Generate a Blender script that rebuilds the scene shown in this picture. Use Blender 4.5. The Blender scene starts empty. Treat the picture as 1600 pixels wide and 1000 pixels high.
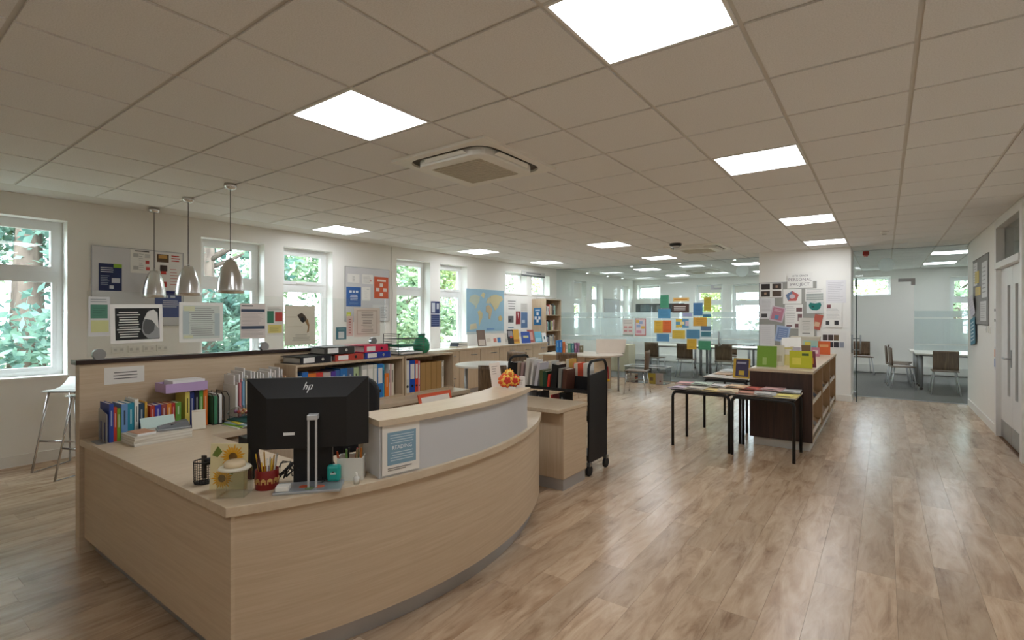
import bpy, bmesh, math, random
from mathutils import Matrix, Vector
R = random.Random(7)
C = bpy.context.scene.collection
PI = math.pi
SC = bpy.context.scene

# ------------------------------------------------------------------ camera, world, exposure
YAW = 0.6323
cam_d = bpy.data.cameras.new('camera'); cam = bpy.data.objects.new('camera', cam_d); C.objects.link(cam)
cam_d.sensor_width = 36.0; cam_d.lens = 794.2 / 1600 * 36.0
cam_d.shift_y = (493.8 - 500.0) / 1600.0
cam_d.clip_start = 0.05; cam_d.clip_end = 300
cam.location = (0, 0, 1.49); cam.rotation_euler = (PI / 2, 0, YAW)
SC.camera = cam
wd = bpy.data.worlds.new('world'); SC.world = wd; wd.use_nodes = True
bg = wd.node_tree.nodes['Background']
bg.inputs[0].default_value = (0.80, 0.91, 1.0, 1); bg.inputs[1].default_value = 8.0
SC.view_settings.view_transform = 'Standard'; SC.view_settings.look = 'None'
SC.view_settings.exposure = 1.1; SC.view_settings.gamma = 1.0
SC.view_settings.use_curve_mapping = False
SC.cycles.max_bounces = 12; SC.cycles.diffuse_bounces = 8; SC.cycles.transparent_max_bounces = 24
SC.cycles.sample_clamp_indirect = 6.0; SC.cycles.caustics_reflective = False; SC.cycles.caustics_refractive = False
PANEL_EMIT = 7.5
CEIL = 2.706

# ------------------------------------------------------------------ materials
def lin(c):
    return tuple(((v / 255) / 12.92 if v <= 10 else (((v / 255) + 0.055) / 1.055) ** 2.4) for v in c)
MATS = {}
def newmat(key):
    m = bpy.data.materials.new(key); m.use_nodes = True
    nt = m.node_tree
    return m, nt, nt.nodes['Principled BSDF']
def mat(col, rough=0.55, metal=0.0, var=0.06, scale=9.0):
    key = ('p', tuple(col), rough, metal, var, scale)
    if key in MATS: return MATS[key]
    m, nt, p = newmat('paint_%d_%d_%d' % tuple(int(v) for v in col))
    c = lin(col)
    tc = nt.nodes.new('ShaderNodeTexCoord'); nz = nt.nodes.new('ShaderNodeTexNoise')
    nz.inputs['Scale'].default_value = scale; nz.inputs['Detail'].default_value = 3
    nt.links.new(tc.outputs['Object'], nz.inputs['Vector'])
    mx = nt.nodes.new('ShaderNodeMix'); mx.data_type = 'RGBA'
    mx.inputs[6].default_value = tuple(v * (1 - var) for v in c) + (1,)
    mx.inputs[7].default_value = tuple(min(1, v * (1 + var)) for v in c) + (1,)
    nt.links.new(nz.outputs['Fac'], mx.inputs[0]); nt.links.new(mx.outputs[2], p.inputs['Base Color'])
    p.inputs['Roughness'].default_value = rough; p.inputs['Metallic'].default_value = metal
    MATS[key] = m
    return m
def wood(name, ca, cb, scl, rough=0.42, rand=False):
    if name in MATS: return MATS[name]
    m, nt, p = newmat(name)
    tc = nt.nodes.new('ShaderNodeTexCoord'); mp = nt.nodes.new('ShaderNodeMapping')
    mp.inputs['Scale'].default_value = scl
    nt.links.new(tc.outputs['Object'], mp.inputs['Vector'])
    nz = nt.nodes.new('ShaderNodeTexNoise'); nz.inputs['Scale'].default_value = 1.0
    nz.inputs['Detail'].default_value = 6; nz.inputs['Roughness'].default_value = 0.65; nz.inputs['Distortion'].default_value = 0.6
    nt.links.new(mp.outputs[0], nz.inputs['Vector'])
    rp = nt.nodes.new('ShaderNodeValToRGB')
    rp.color_ramp.elements[0].position = 0.32; rp.color_ramp.elements[1].position = 0.7
    rp.color_ramp.elements[0].color = lin(ca) + (1,); rp.color_ramp.elements[1].color = lin(cb) + (1,)
    nt.links.new(nz.outputs['Fac'], rp.inputs[0]); nt.links.new(rp.outputs[0], p.inputs['Base Color'])
    p.inputs['Roughness'].default_value = rough
    MATS[name] = m
    return m
WOOD_H = wood('pale_oak_horizontal', (190, 168, 140), (205, 186, 160), (2.2, 2.2, 55))
WOOD_V = wood('pale_oak_vertical', (190, 168, 140), (205, 186, 160), (45, 45, 2.0))
WOOD_T = wood('pale_oak_top', (196, 176, 149), (208, 191, 166), (45, 2.5, 30), 0.35)
DARKW = wood('dark_wenge', (40, 25, 22), (68, 46, 38), (40, 40, 2.0), 0.4)
ZEBRA = wood('zebrano_ply', (64, 46, 34), (138, 112, 84), (75, 75, 1.2), 0.4)
BIRCH = wood('birch_inner', (182, 154, 122), (202, 176, 144), (30, 2, 3), 0.5)
WALL = mat((239, 238, 233), 0.85, 0, 0.02, 3)
WHITE = mat((236, 235, 230), 0.5, 0, 0.02)
PAPER = mat((235, 234, 232), 0.7, 0, 0.03, 14)
UPVC = mat((238, 240, 240), 0.35, 0, 0.02)
CHROME = mat((205, 205, 206), 0.18, 1.0, 0.03)
STEEL = mat((170, 172, 174), 0.33, 1.0, 0.06, 25)
BLACK = mat((14, 14, 15), 0.42, 0, 0.2)
MATBLK = mat((16, 16, 17), 0.6, 0, 0.2)
GREYMET = mat((160, 163, 166), 0.4, 0.6, 0.05)
KICK = mat((186, 188, 192), 0.35, 0.7, 0.05, 4)
TILE = None

def ceiling_tile_mat():
    m, nt, p = newmat('mineral_ceiling_tile')
    tc = nt.nodes.new('ShaderNodeTexCoord'); nz = nt.nodes.new('ShaderNodeTexNoise')
    nz.inputs['Scale'].default_value = 160; nz.inputs['Detail'].default_value = 2
    nt.links.new(tc.outputs['Object'], nz.inputs['Vector'])
    rp = nt.nodes.new('ShaderNodeValToRGB')
    rp.color_ramp.elements[0].position = 0.3; rp.color_ramp.elements[1].position = 0.6
    rp.color_ramp.elements[0].color = lin((226, 225, 222)) + (1,); rp.color_ramp.elements[1].color = lin((238, 237, 235)) + (1,)
    nt.links.new(nz.outputs['Fac'], rp.inputs[0]); nt.links.new(rp.outputs[0], p.inputs['Base Color'])
    p.inputs['Roughness'].default_value = 0.92
    return m
TILE = ceiling_tile_mat()

def plank_mat():
    m, nt, p = newmat('rustic_oak_vinyl_plank')
    N = nt.nodes.new; L = nt.links.new
    tc = N('ShaderNodeTexCoord'); oi = N('ShaderNodeObjectInfo'); geo = N('ShaderNodeNewGeometry')
    rnd = N('ShaderNodeVectorMath'); rnd.operation = 'SCALE'
    L(geo.outputs['Position'], rnd.inputs[0]); rnd.inputs['Scale'].default_value = 1.0
    off = N('ShaderNodeVectorMath'); off.operation = 'ADD'
    mul = N('ShaderNodeMath'); mul.operation = 'MULTIPLY'; mul.inputs[1].default_value = 37.0
    L(oi.outputs['Random'], mul.inputs[0]); L(rnd.outputs[0], off.inputs[0]); L(mul.outputs[0], off.inputs[1])
    mp = N('ShaderNodeMapping'); mp.inputs['Scale'].default_value = (13, 2.2, 13); L(off.outputs[0], mp.inputs['Vector'])
    n1 = N('ShaderNodeTexNoise'); n1.inputs['Scale'].default_value = 1.0; n1.inputs['Detail'].default_value = 7
    n1.inputs['Roughness'].default_value = 0.68; n1.inputs['Distortion'].default_value = 0.7; L(mp.outputs[0], n1.inputs['Vector'])
    mp2 = N('ShaderNodeMapping'); mp2.inputs['Scale'].default_value = (6, 2.0, 6); L(off.outputs[0], mp2.inputs['Vector'])
    n2 = N('ShaderNodeTexNoise'); n2.inputs['Scale'].default_value = 1.0; n2.inputs['Detail'].default_value = 3; L(mp2.outputs[0], n2.inputs['Vector'])
    rp = N('ShaderNodeValToRGB'); e = rp.color_ramp.elements
    e[0].position = 0.24; e[0].color = lin((140, 108, 80)) + (1,)
    e[1].position = 0.72; e[1].color = lin((212, 186, 156)) + (1,)
    mid = rp.color_ramp.elements.new(0.47); mid.color = lin((190, 161, 131)) + (1,)
    L(n1.outputs['Fac'], rp.inputs[0])
    rp2 = N('ShaderNodeValToRGB'); e = rp2.color_ramp.elements
    e[0].position = 0.33; e[0].color = (0.66, 0.55, 0.46, 1); e[1].position = 0.44; e[1].color = (1, 1, 1, 1)
    L(n2.outputs['Fac'], rp2.inputs[0])
    mx = N('ShaderNodeMix'); mx.data_type = 'RGBA'; mx.blend_type = 'MULTIPLY'; mx.inputs[0].default_value = 0.6
    L(rp.outputs[0], mx.inputs[6]); L(rp2.outputs[0], mx.inputs[7])
    hsv = N('ShaderNodeHueSaturation'); mr = N('ShaderNodeMapRange')
    mr.inputs['To Min'].default_value = 0.84; mr.inputs['To Max'].default_value = 1.10
    L(oi.outputs['Random'], mr.inputs['Value']); L(mr.outputs[0], hsv.inputs['Value']); hsv.inputs['Saturation'].default_value = 0.95
    L(mx.outputs[2], hsv.inputs['Color']); L(hsv.outputs[0], p.inputs['Base Color'])
    p.inputs['Roughness'].default_value = 0.26
    bp = N('ShaderNodeBump'); bp.inputs['Strength'].default_value = 0.12; bp.inputs['Distance'].default_value = 0.004
    L(n1.outputs['Fac'], bp.inputs['Height']); L(bp.outputs[0], p.inputs['Normal'])
    return m
PLANK = plank_mat()
def carpet_mat():
    m, nt, p = newmat('grey_carpet')
    tc = nt.nodes.new('ShaderNodeTexCoord'); nz = nt.nodes.new('ShaderNodeTexNoise'); nz.inputs['Scale'].default_value = 40; nz.inputs['Detail'].default_value = 5
    nt.links.new(tc.outputs['Object'], nz.inputs['Vector']); rp = nt.nodes.new('ShaderNodeValToRGB')
    rp.color_ramp.elements[0].color = lin((84, 84, 82)) + (1,); rp.color_ramp.elements[1].color = lin((132, 131, 127)) + (1,)
    nt.links.new(nz.outputs['Fac'], rp.inputs[0]); nt.links.new(rp.outputs[0], p.inputs['Base Color']); p.inputs['Roughness'].default_value = 0.95
    return m
CARPET = carpet_mat()
def glass_mat(name, tint, refl=1.0, rough=0.0):
    m = bpy.data.materials.new(name); m.use_nodes = True; nt = m.node_tree; nt.nodes.clear()
    out = nt.nodes.new('ShaderNodeOutputMaterial'); tr = nt.nodes.new('ShaderNodeBsdfTransparent'); gl = nt.nodes.new('ShaderNodeBsdfGlossy')
    tr.inputs[0].default_value = tint + (1,); gl.inputs['Roughness'].default_value = rough
    fr = nt.nodes.new('ShaderNodeLayerWeight'); pw = nt.nodes.new('ShaderNodeMath'); pw.operation = 'POWER'; pw.inputs[1].default_value = 5.0
    nt.links.new(fr.outputs['Facing'], pw.inputs[0])
    mu = nt.nodes.new('ShaderNodeMath'); mu.operation = 'MULTIPLY_ADD'; mu.inputs[1].default_value = 0.9 * refl; mu.inputs[2].default_value = 0.04 * refl
    nt.links.new(pw.outputs[0], mu.inputs[0])
    mx = nt.nodes.new('ShaderNodeMixShader'); nt.links.new(mu.outputs[0], mx.inputs[0]); nt.links.new(tr.outputs[0], mx.inputs[1]); nt.links.new(gl.outputs[0], mx.inputs[2])
    nt.links.new(mx.outputs[0], out.inputs[0])
    return m
GLASS = glass_mat('window_glass', (0.97, 0.99, 0.99), 0.6)
PGLASS = glass_mat('partition_glass', (0.955, 0.98, 0.978), 0.8)
CGLASS = glass_mat('clear_acrylic', (0.97, 0.985, 0.98), 0.8)
def frost_mat():
    m = bpy.data.materials.new('frosted_film'); m.use_nodes = True; nt = m.node_tree; nt.nodes.clear()
    out = nt.nodes.new('ShaderNodeOutputMaterial'); tr = nt.nodes.new('ShaderNodeBsdfTransparent'); df = nt.nodes.new('ShaderNodeBsdfDiffuse'); tl = nt.nodes.new('ShaderNodeBsdfTranslucent')
    tr.inputs[0].default_value = (0.93, 0.97, 0.97, 1)
    tc = nt.nodes.new('ShaderNodeTexCoord'); nz = nt.nodes.new('ShaderNodeTexNoise'); nz.inputs['Scale'].default_value = 3
    nt.links.new(tc.outputs['Object'], nz.inputs['Vector']); mr = nt.nodes.new('ShaderNodeMapRange'); mr.inputs['To Min'].default_value = 0.62; mr.inputs['To Max'].default_value = 0.7
    nt.links.new(nz.outputs['Fac'], mr.inputs['Value'])
    for n in (df, tl): n.inputs[0].default_value = (0.88, 0.93, 0.93, 1)
    a = nt.nodes.new('ShaderNodeMixShader'); a.inputs[0].default_value = 0.6; nt.links.new(df.outputs[0], a.inputs[1]); nt.links.new(tl.outputs[0], a.inputs[2])
    b = nt.nodes.new('ShaderNodeMixShader'); nt.links.new(mr.outputs[0], b.inputs[0]); nt.links.new(tr.outputs[0], b.inputs[1]); nt.links.new(a.outputs[0], b.inputs[2])
    nt.links.new(b.outputs[0], out.inputs[0])
    return m
FROST = frost_mat()
def emit_mat(name, col, s):
    m = bpy.data.materials.new(name); m.use_nodes = True; nt = m.node_tree; nt.nodes.clear()
    out = nt.nodes.new('ShaderNodeOutputMaterial'); em = nt.nodes.new('ShaderNodeEmission'); em.inputs[0].default_value = col + (1,); em.inputs[1].default_value = s
    nt.links.new(em.outputs[0], out.inputs[0]); return m
LAMP = emit_mat('led_diffuser', (0.93, 0.965, 1.0), PANEL_EMIT)
def leaf_mat(name, ca, cb):
    m, nt, p = newmat(name)
    tc = nt.nodes.new('ShaderNodeTexCoord'); nz = nt.nodes.new('ShaderNodeTexNoise'); nz.inputs['Scale'].default_value = 2.3
    nt.links.new(tc.outputs['Object'], nz.inputs['Vector']); rp = nt.nodes.new('ShaderNodeValToRGB')
    rp.color_ramp.elements[0].position = 0.35; rp.color_ramp.elements[1].position = 0.65
    rp.color_ramp.elements[0].color = lin(ca) + (1,); rp.color_ramp.elements[1].color = lin(cb) + (1,)
    nt.links.new(nz.outputs['Fac'], rp.inputs[0]); nt.links.new(rp.outputs[0], p.inputs['Base Color']); p.inputs['Roughness'].default_value = 0.5
    tl = nt.nodes.new('ShaderNodeBsdfTranslucent'); nt.links.new(rp.outputs[0], tl.inputs[0])
    mx = nt.nodes.new('ShaderNodeMixShader'); mx.inputs[0].default_value = 0.45
    nt.links.new(p.outputs[0], mx.inputs[1]); nt.links.new(tl.outputs[0], mx.inputs[2]); nt.links.new(mx.outputs[0], nt.nodes['Material Output'].inputs[0])
    return m

# ------------------------------------------------------------------ mesh helpers
class MB:
    def __init__(s): s.v = []; s.f = []; s.M = None
    def add(s, vs, fs):
        o = len(s.v)
        s.v += [tuple(s.M @ Vector(v)) if s.M else tuple(v) for v in vs]
        s.f += [tuple(i + o for i in f) for f in fs]; return s
    def box(s, x0, y0, z0, x1, y1, z1):
        return s.add([(x0, y0, z0), (x1, y0, z0), (x1, y1, z0), (x0, y1, z0), (x0, y0, z1), (x1, y0, z1), (x1, y1, z1), (x0, y1, z1)],
                     [(3, 2, 1, 0), (4, 5, 6, 7), (0, 1, 5, 4), (1, 2, 6, 5), (2, 3, 7, 6), (3, 0, 4, 7)])
    def prism(s, poly, z0, z1):
        n = len(poly)
        return s.add([(x, y, z0) for x, y in poly] + [(x, y, z1) for x, y in poly],
                     [tuple(range(n - 1, -1, -1)), tuple(range(n, 2 * n))] + [(i, (i + 1) % n, n + (i + 1) % n, n + i) for i in range(n)])
    def tube(s, pts, r, n=8, r2=None):
        pts = [Vector(p) for p in pts]; m = len(pts); vs = []; up = Vector((0.13, 0.29, 0.95))
        for i, p in enumerate(pts):
            t = (pts[min(i + 1, m - 1)] - pts[max(i - 1, 0)]).normalized()
            a = t.cross(up)
            if a.length < 0.15: a = t.cross(Vector((1, 0.2, 0)))
            a.normalize(); b = t.cross(a)
            rr = r if r2 is None else r + (r2 - r) * i / (m - 1)
            vs += [tuple(p + (a * math.cos(2 * PI * k / n) + b * math.sin(2 * PI * k / n)) * rr) for k in range(n)]
        fs = [(i * n + k, i * n + (k + 1) % n, (i + 1) * n + (k + 1) % n, (i + 1) * n + k) for i in range(m - 1) for k in range(n)]
        fs += [tuple(range(n - 1, -1, -1)), tuple((m - 1) * n + k for k in range(n))]
        return s.add(vs, fs)
    def lathe(s, prof, n=24, c=(0, 0, 0), cap=True):
        vs = []; m = len(prof)
        for r, z in prof:
            vs += [(c[0] + r * math.cos(2 * PI * k / n), c[1] + r * math.sin(2 * PI * k / n), c[2] + z) for k in range(n)]
        fs = [(i * n + k, i * n + (k + 1) % n, (i + 1) * n + (k + 1) % n, (i + 1) * n + k) for i in range(m - 1) for k in range(n)]
        if cap: fs += [tuple(range(n - 1, -1, -1)), tuple((m - 1) * n + k for k in range(n))]
        return s.add(vs, fs)
    def ball(s, c, r, n=10, m=6, sq=(1, 1, 1)):
        vs = [(c[0], c[1], c[2] - r * sq[2])]
        for j in range(1, m):
            a = -PI / 2 + PI * j / m
            vs += [(c[0] + r * sq[0] * math.cos(a) * math.cos(2 * PI * k / n), c[1] + r * sq[1] * math.cos(a) * math.sin(2 * PI * k / n), c[2] + r * sq[2] * math.sin(a)) for k in range(n)]
        vs.append((c[0], c[1], c[2] + r * sq[2])); fs = []
        for k in range(n):
            fs.append((0, 1 + (k + 1) % n, 1 + k)); fs.append((len(vs) - 1, 1 + (m - 2) * n + k, 1 + (m - 2) * n + (k + 1) % n))
            for j in range(m - 2): fs.append((1 + j * n + k, 1 + j * n + (k + 1) % n, 1 + (j + 1) * n + (k + 1) % n, 1 + (j + 1) * n + k))
        return s.add(vs, fs)
    def strip(s, rows):           # grid of points -> faces
        m = len(rows); n = len(rows[0])
        return s.add([p for r in rows for p in r], [(i * n + k, i * n + k + 1, (i + 1) * n + k + 1, (i + 1) * n + k) for i in range(m - 1) for k in range(n - 1)])
    def mesh(s, name, bevel=0, seg=2):
        me = bpy.data.meshes.new(name); me.from_pydata(s.v, [], s.f)
        bm = bmesh.new(); bm.from_mesh(me); bmesh.ops.recalc_face_normals(bm, faces=bm.faces)
        if bevel:
            ed = [e for e in bm.edges if len(e.link_faces) == 2 and e.calc_face_angle(0) > 0.6]
            bmesh.ops.bevel(bm, geom=ed, offset=bevel, segments=seg, affect='EDGES', profile=0.5, clamp_overlap=True)
        bm.to_mesh(me); bm.free(); return me
    def build(s, name, m, parent=None, smooth=False, bevel=0, loc=None, rot=None):
        me = s.mesh(name, bevel); me.materials.append(m)
        if smooth:
            for p in me.polygons: p.use_smooth = True
        return link(name, me, parent, loc, rot)
def link(name, me, parent=None, loc=None, rot=None):
    o = bpy.data.objects.new(name, me); C.objects.link(o)
    if parent: o.parent = parent
    if loc: o.location = loc
    if rot: o.rotation_euler = rot
    return o
def B(*a):
    return MB().box(*a)
def tag(o, label, cat, group=None):
    o['label'] = label; o['category'] = cat
    if group: o['group'] = group
    return o
def thing(name, label, cat, loc=(0, 0, 0), rz=0, group=None):
    o = bpy.data.objects.new(name, None); C.objects.link(o); o.empty_display_size = 0.1
    o.location = loc; o.rotation_euler = (0, 0, rz)
    return tag(o, label, cat, group)
def struct(o): o['kind'] = 'structure'; return o
def dup(root, loc, rz=None, label=None, group=None):
    def cp(o, par):
        c = o.copy(); C.objects.link(c)
        if par: c.parent = par
        for ch in kids.get(o, []): cp(ch, c)
        return c
    kids = {}
    def walk(o):
        kids[o] = list(o.children)
        for ch in kids[o]: walk(ch)
    walk(root)
    r = cp(root, None); r.location = loc
    if rz is not None: r.rotation_euler = (0, 0, rz)
    if label: r['label'] = label
    if group: r['group'] = group
    return r
TXT = {}
def text_mesh(body, size):
    if (body, size) in TXT: return TXT[(body, size)]
    cu = bpy.data.curves.new('lettering', 'FONT'); cu.body = body; cu.size = size; cu.align_x = 'CENTER'; cu.align_y = 'CENTER'
    cu.resolution_u = 2
    ob = bpy.data.objects.new('lettering', cu); C.objects.link(ob)
    me = bpy.data.meshes.new_from_object(ob.evaluated_get(bpy.context.evaluated_depsgraph_get()))
    bpy.data.objects.remove(ob); bpy.data.curves.remove(cu)
    TXT[(body, size)] = me
    return me
def lines(n, x0, y0, x1, y1, th=0.4, ragged=0.3, center=False):
    out = []; st = (y1 - y0) / n
    for i in range(n):
        y = y1 - (i + 0.5) * st; w = (x1 - x0) * (1 - R.random() * ragged)
        xa = x0 + ((x1 - x0) - w) / 2 if center else x0
        out.append((xa, y - st * th / 2, xa + w, y + st * th / 2))
    return out
def basis(p, ang, lean=0.0, roll=0.0):
    n = Vector((math.cos(ang) * math.cos(lean), math.sin(ang) * math.cos(lean), math.sin(lean)))
    v = Vector((-math.cos(ang) * math.sin(lean), -math.sin(ang) * math.sin(lean), math.cos(lean)))
    u = v.cross(n)
    M = Matrix(((u.x, v.x, n.x, p[0]), (u.y, v.y, n.y, p[1]), (u.z, v.z, n.z, p[2]), (0, 0, 0, 1)))
    return M @ Matrix.Rotation(roll, 4, 'Z')
FL, FB, FR = 0.0, -PI / 2, PI          # sheet faces +X (left wall), -Y (walls ahead), -X (right wall)
def sheet(name, label, cat, p, ang, w, h, col=(235, 234, 230), prints=(), texts=(), t=0.002, lean=0.0, roll=0.0, group=None, m=None, polys=()):
    me = B(-w / 2, 0, 0, w / 2, h, t).mesh(name); me.materials.append(m or mat(col, 0.6, 0, 0.03, 14))
    o = link(name, me); o.matrix_world = basis(p, ang, lean, roll); tag(o, label, cat, group)
    k = 0
    for c, rects in prints:
        k += 1; b = MB(); z = t + 0.0006 * k
        for x0, y0, x1, y1 in rects:
            b.box((x0 - .5) * w, y0 * h, t * 0.5, (x1 - .5) * w, y1 * h, z)
            if len(rects) < 5: b.build('print', mat(c, 0.6, 0, 0.04, 14), o); b = MB()
        if b.v: b.build('printed_lines', mat(c, 0.6, 0, 0.04, 14), o)['kind'] = 'stuff'
    for c, pts in polys:
        k += 1; MB().prism([((x - .5) * w, y * h) for x, y in pts], t * 0.5, t + 0.0006 * k).build('picture', mat(c, 0.6, 0, 0.05, 14), o)
    for body, size, cx, cy, c in texts:
        k += 1; me2 = text_mesh(body, size).copy(); me2.materials.clear(); me2.materials.append(mat(c, 0.6))
        link('lettering', me2, o, ((cx - .5) * w, cy * h, t + 0.0006 * k))
    return o
def rect_sheet(name, label, cat, plane, ang, r, **kw):
    a0, z0, a1, z1 = r; w = abs(a1 - a0); h = z1 - z0; a = (a0 + a1) / 2
    p = (plane, a, z0) if ang in (FL, FR) else (a, plane, z0)
    return sheet(name, label, cat, p, ang, w, h, **kw)
def arc_pts(cx, cy, r, a0, a1, n): return [(cx + r * math.cos(a0 + (a1 - a0) * i / n), cy + r * math.sin(a0 + (a1 - a0) * i / n)) for i in range(n + 1)]

# ------------------------------------------------------------------ the setting
def in_view(x, y, z):
    c, s = math.cos(YAW), math.sin(YAW)
    r = c * x + s * y; f = -s * x + c * y
    if f < 0.25: return False
    return abs(r / f) < 1.12 and abs((z - 1.49) / f) < 0.72
def wall_holes(name, axis, p0, p1, a0, a1, holes, m=WALL, z0=0.0, z1=CEIL + 0.1):
    b = MB()
    def bx(aa, ab, za, zb):
        if ab - aa < 1e-4 or zb - za < 1e-4: return
        if axis == 'Y': b.box(p0, aa, za, p1, ab, zb)
        else: b.box(aa, p0, za, ab, p1, zb)
    cur = a0
    for (ha, hb, hz0, hz1) in sorted(holes):
        bx(cur, ha, z0, z1); bx(ha, hb, z0, hz0); bx(ha, hb, hz1, z1); cur = hb
    bx(cur, a1, z0, z1)
    return struct(b.build(name, m))
XL, YB, XR = -6.94, 16.5, 1.14
WINS_L = [(0.35, 1.55, 0.87, 2.49), (2.85, 3.66, 0.87, 2.49), (3.94, 4.74, 0.87, 2.49), (6.03, 6.85, 0.87, 2.51), (7.12, 7.91, 0.87, 2.51),
          (9.23, 10.07, 2.01, 2.51), (10.29, 11.11, 2.01, 2.51), (12.40, 13.11, 0.95, 2.48), (13.47, 14.15, 0.95, 2.48), (15.49, 16.12, 0.95, 2.48)]
WINS_B = [(-6.80, -6.01, 2.06, 2.53), (-4.86, -4.03, 0.95, 2.48), (-3.77, -2.95, 0.95, 2.46), (-0.74, 0.13, 2.03, 2.52), (1.30, 2.15, 0.9, 2.46)]
wall_holes('wall_left', 'Y', XL - 0.28, XL, -2.6, YB + 0.28, WINS_L)
wall_holes('wall_back', 'X', YB, YB + 0.28, XL, 4.2, WINS_B)
DY0, DY1 = 7.25, 8.72                                   # doorway in the right wall
wall_holes('wall_right', 'Y', XR, XR + 0.2, -2.6, 11.52, [(DY0, DY1, 0.0, 2.62)])
wall_holes('wall_near', 'X', -2.85, -2.6, XL - 0.28, XR + 0.2, [])
wall_holes('wall_corner', 'X', 11.38, 11.52, XR + 0.2, 4.2, [])
wall_holes('wall_far_side', 'Y', 4.0, 4.2, 11.52, YB, [])
wall_holes('wall_pillar', 'X', 10.62, 11.52, -1.93, -0.47, [])
fl = struct(B(XL, -2.6, -0.12, XR + 1.2, 11.45, -0.006).build('floor', mat((120, 92, 68), 0.7)))
struct(B(XL, 11.45, -0.12, 4.2, YB, 0.0).build('floor_carpet', CARPET))
struct(B(-0.47, 11.40, -0.006, XR, 11.47, 0.004).build('trim_1', STEEL))
ce = struct(B(XL - 0.28, -2.85, CEIL + 0.004, 4.2, YB + 0.28, CEIL + 0.2).build('ceiling', mat((214, 210, 202), 0.6, 0, 0.02)))
# planks
PW, PL = 0.184, 1.22
cells = []
nx = int((XR - XL) / PW) + 1
for i in range(nx):
    x0 = XL + i * PW; x1 = min(x0 + PW, XR); off = R.choice([0, .3, .55, .8]) * PL + R.random() * 0.2
    y = -2.6 - off
    while y < 11.45:
        ya, yb = max(y, -2.6), min(y + PL, 11.45)
        if yb - ya > 0.02 and x1 - x0 > 0.01: cells.append((x0, ya, x1, yb))
        y += PL
def pscore(c):
    x, y = (c[0] + c[2]) / 2, (c[1] + c[3]) / 2
    vis = in_view(x, y, 0) or in_view(x, c[3], 0)
    hid = (-4.1 < x < -2.3 and 1.1 < y < 3.6)
    return (0 if vis and not hid else 1, x * x + y * y)
cells.sort(key=pscore)
def piece_set(cells, keep, size, z0, z1, gap, name, m, parent):
    full = {}
    rest = MB()
    for k, (x0, y0, x1, y1) in enumerate(cells):
        if k < keep:
            key = (round(x1 - x0, 3), round(y1 - y0, 3))
            if key not in full:
                w, l = key; me = B(-w / 2 + gap, -l / 2 + gap, z0, w / 2 - gap, l / 2 - gap, z1).mesh(name); me.materials.append(m); full[key] = me
            link(name, full[key], parent, ((x0 + x1) / 2, (y0 + y1) / 2, 0))
        else:
            rest.box(x0 + gap, y0 + gap, z0, x1 - gap, y1 - gap, z1)
    if rest.v:
        o = rest.build(name + '_field', m, parent); o['kind'] = 'stuff'
piece_set(cells, 290, None, -0.02, 0.0, 0.0005, 'plank', PLANK, fl)
# ceiling grid
gx = lambda v: -(v + 3.804) * 0.6
gy = lambda u: (u + 1.775) * 0.6
LIGHTS = [(1, -3), (5, -3), (10, -3), (14, -3), (1, 0), (5, 6), (10, 6), (14, 6), (11, 2), (15, 2), (19, 4), (23, 4), (19, 0), (23, 0), (19, -6), (23, -6), (-3, -3)]
lightset = set(LIGHTS)
FULL4 = set()
for (u, v) in ((3, 0), (13, -1)):
    pass
tiles = []
for v in range(-14, 7):
    for u in range(-7, 27):
        if (u, v) in lightset: continue
        x0, x1, y0, y1 = gx(v + 1), gx(v), gy(u), gy(u + 1)
        x0 = max(x0, XL); y0 = max(y0, -2.6); y1 = min(y1, YB)
        lim = 4.0 if y0 > 11.4 else XR
        x1 = min(x1, lim)
        if x1 - x0 < 0.03 or y1 - y0 < 0.03: continue
        tiles.append((x0, y0, x1, y1))
tiles.sort(key=lambda c: (0 if in_view((c[0] + c[2]) / 2, (c[1] + c[3]) / 2, CEIL) else 1, ((c[0] + c[2]) / 2) ** 2 + ((c[1] + c[3]) / 2) ** 2))
piece_set(tiles, 290, None, CEIL - 0.006, CEIL + 0.003, 0.011, 'ceiling_tile', TILE, ce)
LLAB = {(5, -3): 'light panel in the ceiling over the floor between desk and black tables', (10, -3): 'light panel in the ceiling above the dark display unit',
        (14, -3): 'light panel in the ceiling right before the poster covered pillar', (1, 0): 'light panel in the ceiling above the computer corner of the desk, by the air conditioner',
        (5, 6): 'light panel in the ceiling near the two windows behind the glass screen', (10, 6): 'light panel in the ceiling near the window wall above the world map',
        (14, 6): 'light panel in the ceiling near the small high windows and tall bookcase', (11, 2): 'light panel in the ceiling above the round tables',
        (15, 2): 'light panel in the ceiling just before the glass wall', (19, 4): 'light panel in the meeting room ceiling just behind the glass, left of the air conditioner',
        (23, 4): 'light panel deep in the meeting room near its end wall windows', (19, 0): 'light panel behind the glass door beside the pillar',
        (23, 0): 'light panel deep in the meeting room, mostly hidden by the pillar', (19, -6): 'light panel in the right meeting room just behind the glass',
        (23, -6): 'light panel in the right meeting room towards its end wall', (-3, -3): 'light panel in the ceiling behind the camera, continuing the row over open floor'}
proto = None
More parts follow.
